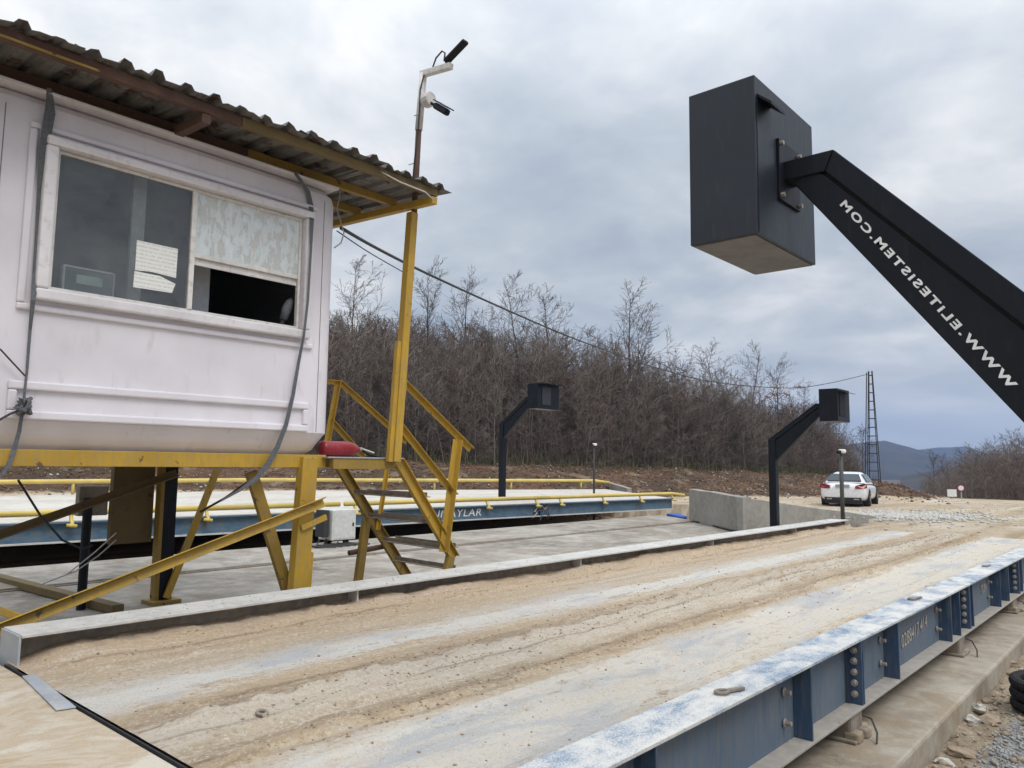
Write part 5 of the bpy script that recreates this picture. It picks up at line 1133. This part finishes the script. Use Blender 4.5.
x = nrng.uniform(-5.33, -5.02, 900); y = nrng.uniform(1.55, 15.5, 900); s_ = 0.002+0.006*nrng.uniform(0, 1, 900)**3
gravel('gravel', np.stack([x, y, 0.002+s_*0.2], 1), s_, M_stone, 'pale grit lying along the top of the back girder')
n = 6500; x = nrng.uniform(-42, -9, n*4); y = nrng.uniform(0, 66, n*4); k = nrng.uniform(0, 1, n*4) < bankd(x, y); x, y = x[k][:n], y[k][:n]; n = len(x)
a_ = nrng.uniform(0, 6.28, n); s_ = nrng.uniform(0.03, 0.075, n); z = terrain(x, y)+0.02; V = np.zeros((n, 4, 3))
for q, (da, rr) in enumerate(((0, 1), (1.57, 0.6), (3.14, 1), (4.71, 0.6))):
    V[:, q, 0] = x+np.cos(a_+da)*s_*rr; V[:, q, 1] = y+np.sin(a_+da)*s_*rr; V[:, q, 2] = z+nrng.uniform(0, 0.045, n)
o = fastmesh('fallen_leaves', V.reshape(-1, 3), np.arange(4*n).reshape(-1, 4), plain('fallen_leaf', (0.25, 0.13, 0.06), 0.8, var=0.5, scale=9)); tag(o, 'dry orange-brown leaves strewn over the soil bank', 'leaves', kind='stuff')
# corrugated pipe
pc = onZ(1063, 712, -0.66); pg = thing('corrugated_pipe', (pc.x, pc.y, float(terrain(pc.x, pc.y))), 'black corrugated pipe coil lying at the right picture edge', 'pipe')
for j in range(3):
    V = []; mb = MB(); pts = []; rs = []
    for i in range(120):
        a_ = 0.3+i/119*5.6; R_ = 0.30
        pts.append(Vector((pc.x+0.03+R_*math.cos(a_), pc.y+R_*math.sin(a_), float(terrain(pc.x, pc.y))+0.05+j*0.075))); rs.append(0.034+0.006*(i % 2))
    mb.tube(pts, rs, 10).build('coil', M_blackmat, pg)

# ------------------------------------------------------------------ trees
def cone(out, p0, p1, r0, r1, n=3):
    d = (p1-p0); l = d.length
    if l < 1e-6: return
    d = d/l; u = Vector((0, 0, 1)) if abs(d.z) < 0.9 else Vector((1, 0, 0)); a_ = d.cross(u).normalized(); b_ = a_.cross(d)
    V, F = out; b = len(V)
    for k in range(n): c, s = math.cos(2*math.pi*k/n), math.sin(2*math.pi*k/n); V.append(tuple(p0+(a_*c+b_*s)*r0))
    for k in range(n): c, s = math.cos(2*math.pi*k/n), math.sin(2*math.pi*k/n); V.append(tuple(p1+(a_*c+b_*s)*r1))
    for k in range(n):
        k2 = (k+1) % n; F.append((b+k, b+k2, b+n+k2)); F.append((b+k, b+n+k2, b+n+k))
def rot_dir(d, ang, az):
    u = Vector((0, 0, 1)) if abs(d.z) < 0.95 else Vector((1, 0, 0)); a_ = d.cross(u).normalized(); b_ = a_.cross(d)
    return (d*math.cos(ang)+(a_*math.cos(az)+b_*math.sin(az))*math.sin(ang)).normalized()
def limb(out, p, d, Ln, r, lvl, maxl, R, tips=None, rmin=0.006):
    n = 5 if lvl == 1 else (3 if lvl == 2 else 2)
    st_ = Ln/n; dd = d
    for i in range(n):
        f = i/n; dd = (dd+Vector((R.uniform(-.19, .19), R.uniform(-.19, .19), R.uniform(-.09, .13)))).normalized()
        q = p+dd*st_; r0 = max(r*(1-0.85*f), rmin); r1 = max(r*(1-0.85*(f+1/n)), rmin*0.8)
        cone(out, p, q, r0, r1)
        if lvl < maxl:
            for _ in range(2 if lvl == 1 else R.choice((1, 1, 2))):
                if R.random() < 0.92:
                    limb(out, p.lerp(q, R.random()), rot_dir(dd, R.uniform(0.45, 0.95), R.uniform(0, 6.28)), Ln*R.uniform(0.32, 0.55)*(1-0.4*f), r0*0.55, lvl+1, maxl, R, tips, rmin)
        p = q
    if tips is not None: tips.append(p)
def make_tree(H, R, conical=0.5, nb=26, maxl=3, rt=0.09, rmin=0.007, base=0.2, trunk=None, crown=None):
    trunk = trunk if trunk is not None else ([], []); crown = crown if crown is not None else ([], []); tips = []
    n = 10; p = Vector((0, 0, -0.2)); d = Vector((R.uniform(-.05, .05), R.uniform(-.05, .05), 1)).normalized(); pts = [p]
    for i in range(n):
        d = (d+Vector((R.uniform(-.06, .06), R.uniform(-.06, .06), 0.06))).normalized(); q = p+d*(H/n)
        cone(trunk, p, q, max(rt*(1-0.92*i/n), rmin), max(rt*(1-0.92*(i+1)/n), rmin), 5); p = q; pts.append(p)
    for k in range(nb):
        f = base+(1-base)*((k+R.random())/nb)**0.9; i = min(int(f*n), n-1); pp = pts[i].lerp(pts[i+1], f*n-i)
        Lb = H*(0.10+0.27*conical*(1-f)**0.8+0.05*R.random())*(0.6+0.4*min(1, (f-base)/0.15+0.2))
        dd = rot_dir(Vector((0, 0, 1)), R.uniform(0.65, 1.15)*(1.15-0.45*f), R.uniform(0, 6.28))
        limb(crown, pp, dd, Lb, max(rt*(1-f)*0.5, rmin*1.6), 1, maxl, R, tips, rmin)
    return trunk, crown, tips
TR = []
for s in range(6):
    R = random.Random(100+s); T_, K_, tips = make_tree(8.0, R, conical=(1.05, 1.3, 0.95, 1.25, 1.1, 1.35)[s], nb=(17, 20, 15, 18, 17, 20)[s], maxl=3, rt=0.085, rmin=0.0075, base=(0.3, 0.2, 0.35, 0.25, 0.25, 0.18)[s])
    def mk(nm, VF, mt):
        o = fastmesh(nm, VF[0], VF[1], mt); me = o.data; bpy.data.objects.remove(o); return me
    TR.append((mk('trunk', T_, M_twig), mk('crown', K_, M_twig), tips))
def tree(p, h, var, label, grp, rz, leaves=None):
    t = thing('bare_tree', p, label, 'tree', grp, rz); t.scale = (h/8*rng.uniform(1.0, 1.35),)*2+(h/8,)
    a_ = bpy.data.objects.new('trunk', TR[var][0]); C.objects.link(a_); a_.parent = t
    b_ = bpy.data.objects.new('crown', TR[var][1]); C.objects.link(b_); b_.parent = t
    if leaves:
        mat, cnt, zlo = leaves; R = random.Random(cnt); V = []; F = []; tp = [q for q in TR[var][2] if q.z > zlo[0] and q.z < zlo[1]]
        for k in range(cnt):
            q = R.choice(tp)+Vector((R.uniform(-.12, .12), R.uniform(-.12, .12), R.uniform(-.1, .1))); a = Vector((R.uniform(-1, 1), R.uniform(-1, 1), R.uniform(-1, 1))).normalized(); b = a.cross(Vector((R.uniform(-1, 1), R.uniform(-1, 1), R.uniform(-1, 1)))).normalized(); s_ = R.uniform(0.04, 0.09)
            i = len(V); V += [tuple(q-a*s_), tuple(q+b*s_*0.6), tuple(q+a*s_), tuple(q-b*s_*0.6)]; F.append((i, i+1, i+2, i+3))
        fastmesh('dry_leaves', V, F, mat, t)
    return t
def tree_px(px, py_top, D, var, label, grp='bare trees standing above the thicket', leaves=None):
    D = D*1.27; py_top = py_top+19
    q = ray(px, py_top); h_ = math.hypot(q.x, q.y); top = CAM+q*(D/h_); z = float(terrain(top.x, top.y, False)); tree((top.x, top.y, z-0.1), top.z-z+0.15, var, label, grp, rng.uniform(0, 6), leaves)
tree_px(357, 252, 36, 1, 'tall bare tree between the cabin and the yellow post')
tree_px(432, 256, 37, 0, 'slim bare tree rising just right of the yellow post')
tree_px(462, 266, 39, 4, 'bare tree rising right of the slim one by the yellow post')
tree_px(523, 268, 36, 3, 'broad bare tree with sparse crown left of the sky gap')
tree_px(556, 276, 38, 2, 'leaning bare tree beside the broad sparse tree')
tree_px(624, 276, 38, 5, 'tallest conical bare tree in the middle of the wood')
tree_px(642, 312, 39, 0, 'smaller bare tree directly right of the tallest conical tree')
tree_px(713, 332, 46, 1, 'bushy bare tree right of the tallest conical tree')
tree_px(748, 334, 47, 3, 'bare tree left of the orange-leaved tree')
tree_px(775, 346, 46, 4, 'bare tree with a patch of dry orange leaves', leaves=(M_leafo, 520, (3.6, 6.2)))
tree_px(800, 368, 52, 2, 'bare tree at the lower right end of the wood')
tree_px(862, 410, 60, 0, 'tree with dark clinging leaves left of the lattice pole', leaves=(M_leafd, 520, (2.0, 8)))
tree_px(838, 398, 58, 5, 'rounded bare tree behind the kiosk box by the wall')
tree_px(385, 300, 34, 2, 'low bare tree behind the yellow post'); tree_px(492, 298, 36, 5, 'bare tree left of the broad sparse tree'); tree_px(590, 318, 37, 1, 'low bare tree left of the tallest conical tree'); tree_px(675, 340, 40, 3, 'low bare tree between the tallest tree and the bushy tree')
# front row along the edge of the wood
pl = [Vector((*q, 0)) for q in EDGE]; acc = [0]
for a_, b_ in zip(pl[:-1], pl[1:]): acc.append(acc[-1]+(b_-a_).length)
def on_edge(s, off):
    for i in range(len(pl)-1):
        if s <= acc[i+1] or i == len(pl)-2:
            f = (s-acc[i])/(acc[i+1]-acc[i]); p = pl[i].lerp(pl[i+1], f); d = (pl[i+1]-pl[i]).normalized(); return p+Vector((-d.y, d.x, 0))*off
for k in range(30):
    s_ = 38+k*2.2+rng.uniform(-.5, .5); p = on_edge(s_, rng.uniform(0.6, 4.4)); z = float(terrain(p.x, p.y, False))
    tree((p.x, p.y, z-0.1), rng.uniform(3.8, 5.4), k % 6, 'slim bare tree in the front row at the edge of the wood', 'front row trees of the wood', rng.uniform(0, 6))
# thicket mass behind (one stuff object: sapling variants instanced on points)
sap = bpy.data.collections.new('sapling_kinds')
for q in range(12):
    R = random.Random(300+q); T_, K_, _ = make_tree(5.6, R, conical=R.uniform(0.55, 0.8), nb=17, maxl=2, rt=0.034, rmin=0.0085, base=0.02)
    o = fastmesh('sapling', T_[0]+K_[0], T_[1]+[tuple(i+len(T_[0]) for i in f) for f in K_[1]], M_bark if q % 4 == 0 else M_thick); C.objects.unlink(o); sap.objects.link(o)
def thicket_gn(name, P, S, Wd, label):
    n = len(P); me = bpy.data.meshes.new(name); me.vertices.add(n); me.vertices.foreach_set('co', np.asarray(P, np.float32).ravel())
    sc = np.stack([np.asarray(S)*Wd, np.asarray(S)*Wd, S], 1).astype(np.float32)
    ro = np.stack([nrng.normal(0, 0.10, n), nrng.normal(0, 0.10, n), nrng.uniform(0, 6.28, n)], 1).astype(np.float32)
    a = me.attributes.new('scl', 'FLOAT_VECTOR', 'POINT'); a.data.foreach_set('vector', sc.ravel())
    a = me.attributes.new('rot', 'FLOAT_VECTOR', 'POINT'); a.data.foreach_set('vector', ro.ravel())
    me.materials.append(M_thick)
    o = bpy.data.objects.new(name, me); C.objects.link(o); tag(o, label, 'thicket', kind='stuff')
    g = bpy.data.node_groups.new(name+'_nodes', 'GeometryNodeTree')
    g.interface.new_socket('Geometry', in_out='INPUT', socket_type='NodeSocketGeometry'); g.interface.new_socket('Geometry', in_out='OUTPUT', socket_type='NodeSocketGeometry')
    gi = g.nodes.new('NodeGroupInput'); go = g.nodes.new('NodeGroupOutput')
    ci = g.nodes.new('GeometryNodeCollectionInfo'); ci.inputs['Collection'].default_value = sap; ci.inputs['Separate Children'].default_value = True; ci.inputs['Reset Children'].default_value = True
    ip = g.nodes.new('GeometryNodeInstanceOnPoints'); ip.inputs['Pick Instance'].default_value = True
    a1 = g.nodes.new('GeometryNodeInputNamedAttribute'); a1.data_type = 'FLOAT_VECTOR'; a1.inputs['Name'].default_value = 'scl'
    a2 = g.nodes.new('GeometryNodeInputNamedAttribute'); a2.data_type = 'FLOAT_VECTOR'; a2.inputs['Name'].default_value = 'rot'
    g.links.new(gi.outputs[0], ip.inputs['Points']); g.links.new(ci.outputs[0], ip.inputs['Instance'])
    g.links.new(a1.outputs[0], ip.inputs['Scale']); g.links.new(a2.outputs[0], ip.inputs['Rotation']); g.links.new(ip.outputs[0], go.inputs[0])
    md = o.modifiers.new('instances', 'NODES'); md.node_group = g
    return o
P_, S_, W_ = [], [], []
def put(x_, y_, sc, wide):
    P_.append((x_, y_, float(terrain(x_, y_, False))-0.12)); S_.append(sc); W_.append(wide)
for row in range(30):
    off = 0.2+row*0.42+row*row*0.03; cnt = 105 if row < 16 else 85
    for k in range(cnt):
        s_ = 31+(k+rng.random())*(75.0/cnt); p = on_edge(s_, off+rng.uniform(-.6, .6))
        far_ = 1.22-0.30*float(sstep(34, 58, p.y))
        put(p.x, p.y, rng.uniform(0.6, 1.02)*far_*(0.62+0.38*min(1, row/4)), rng.uniform(1.0, 1.5))
for k in range(520):      # low scrub at the foot
    s_ = 31+rng.random()*75; p = on_edge(s_, rng.uniform(-0.6, 2.2)); put(p.x, p.y, rng.uniform(0.12, 0.38), 2.2)
thicket_gn('thicket', P_, S_, W_, 'dense brown-grey thicket of bare saplings forming the wood')
# trees on the right beyond the road
for k, (px, py, D) in enumerate(((932, 452, 78), (944, 456, 92), (958, 460, 100), (973, 452, 96), (985, 447, 84), (996, 440, 88), (1005, 438, 80), (1016, 432, 84), (1024, 436, 76), (1036, 430, 82), (1050, 428, 78), (1010, 455, 70), (990, 462, 72), (1028, 450, 68), (1064, 425, 74), (968, 466, 76), (978, 459, 88), (1000, 450, 96))):
    q = ray(px, py); h_ = math.hypot(q.x, q.y); top = CAM+q*(D/h_); z = float(terrain(top.x, top.y, False))
    t = tree((top.x, top.y, z-0.1), top.z-z, k % 6, 'bare tree among the hazy trees right of the far road', 'hazy trees right of the far road', rng.uniform(0, 6)); t.scale = (t.scale[2]*1.15, t.scale[2]*1.15, t.scale[2])
P_, S_, W_ = [], [], []
for k in range(420):
    px = rng.uniform(925, 1095); D = rng.uniform(64, 108); q = ray(px, 480); h_ = math.hypot(q.x, q.y); p = CAM+q*(D/h_)
    put(p.x, p.y, rng.uniform(0.4, 0.9)*(0.4+0.6*min(1, max(0, (px-930)/60))), 1.7)
thicket_gn('thicket', P_, S_, W_, 'distant brown scrub right of the far road')
# dull grass tufts along the foot of the wood
n = 16000; s_ = nrng.uniform(32, 104, n); V = []; F = []
for k in range(n):
    p = on_edge(float(s_[k]), float(nrng.normal(0.7, 0.8))); h_ = rng.uniform(0.2, 0.65); a_ = rng.uniform(0, 6.28); w_ = rng.uniform(0.012, 0.03); dx, dy = math.cos(a_)*w_, math.sin(a_)*w_; lx, ly = rng.uniform(-.15, .15), rng.uniform(-.15, .15)
    V += [(p.x-dx, p.y-dy, 0), (p.x+dx, p.y+dy, 0), (p.x+lx, p.y+ly, h_)]; F.append((3*k, 3*k+1, 3*k+2))
V = np.array(V); gz = terrain(V[:, 0], V[:, 1]); V[:, 2] += gz-0.02
o = fastmesh('grass', V, F, M_grass); tag(o, 'dull dry grass along the foot of the wood', 'grass', kind='stuff')

# ------------------------------------------------------------------ haze
hz = MB().box((-3600, -900, -20), (3200, 3400, 190)).build('haze', M_white); hz.data.materials.clear(); tag(hz, kind='stuff')
hm = bpy.data.materials.new('haze_air'); hm.use_nodes = True; t = hm.node_tree; t.nodes.clear()
pv = N(t, 'ShaderNodeVolumePrincipled'); pv.inputs['Color'].default_value = (0.36, 0.58, 1.0, 1); pv.inputs['Density'].default_value = 0.00029; pv.inputs['Anisotropy'].default_value = 0.1
ou = N(t, 'ShaderNodeOutputMaterial'); L(t, pv.outputs[0], ou.inputs['Volume']); hz.data.materials.append(hm)
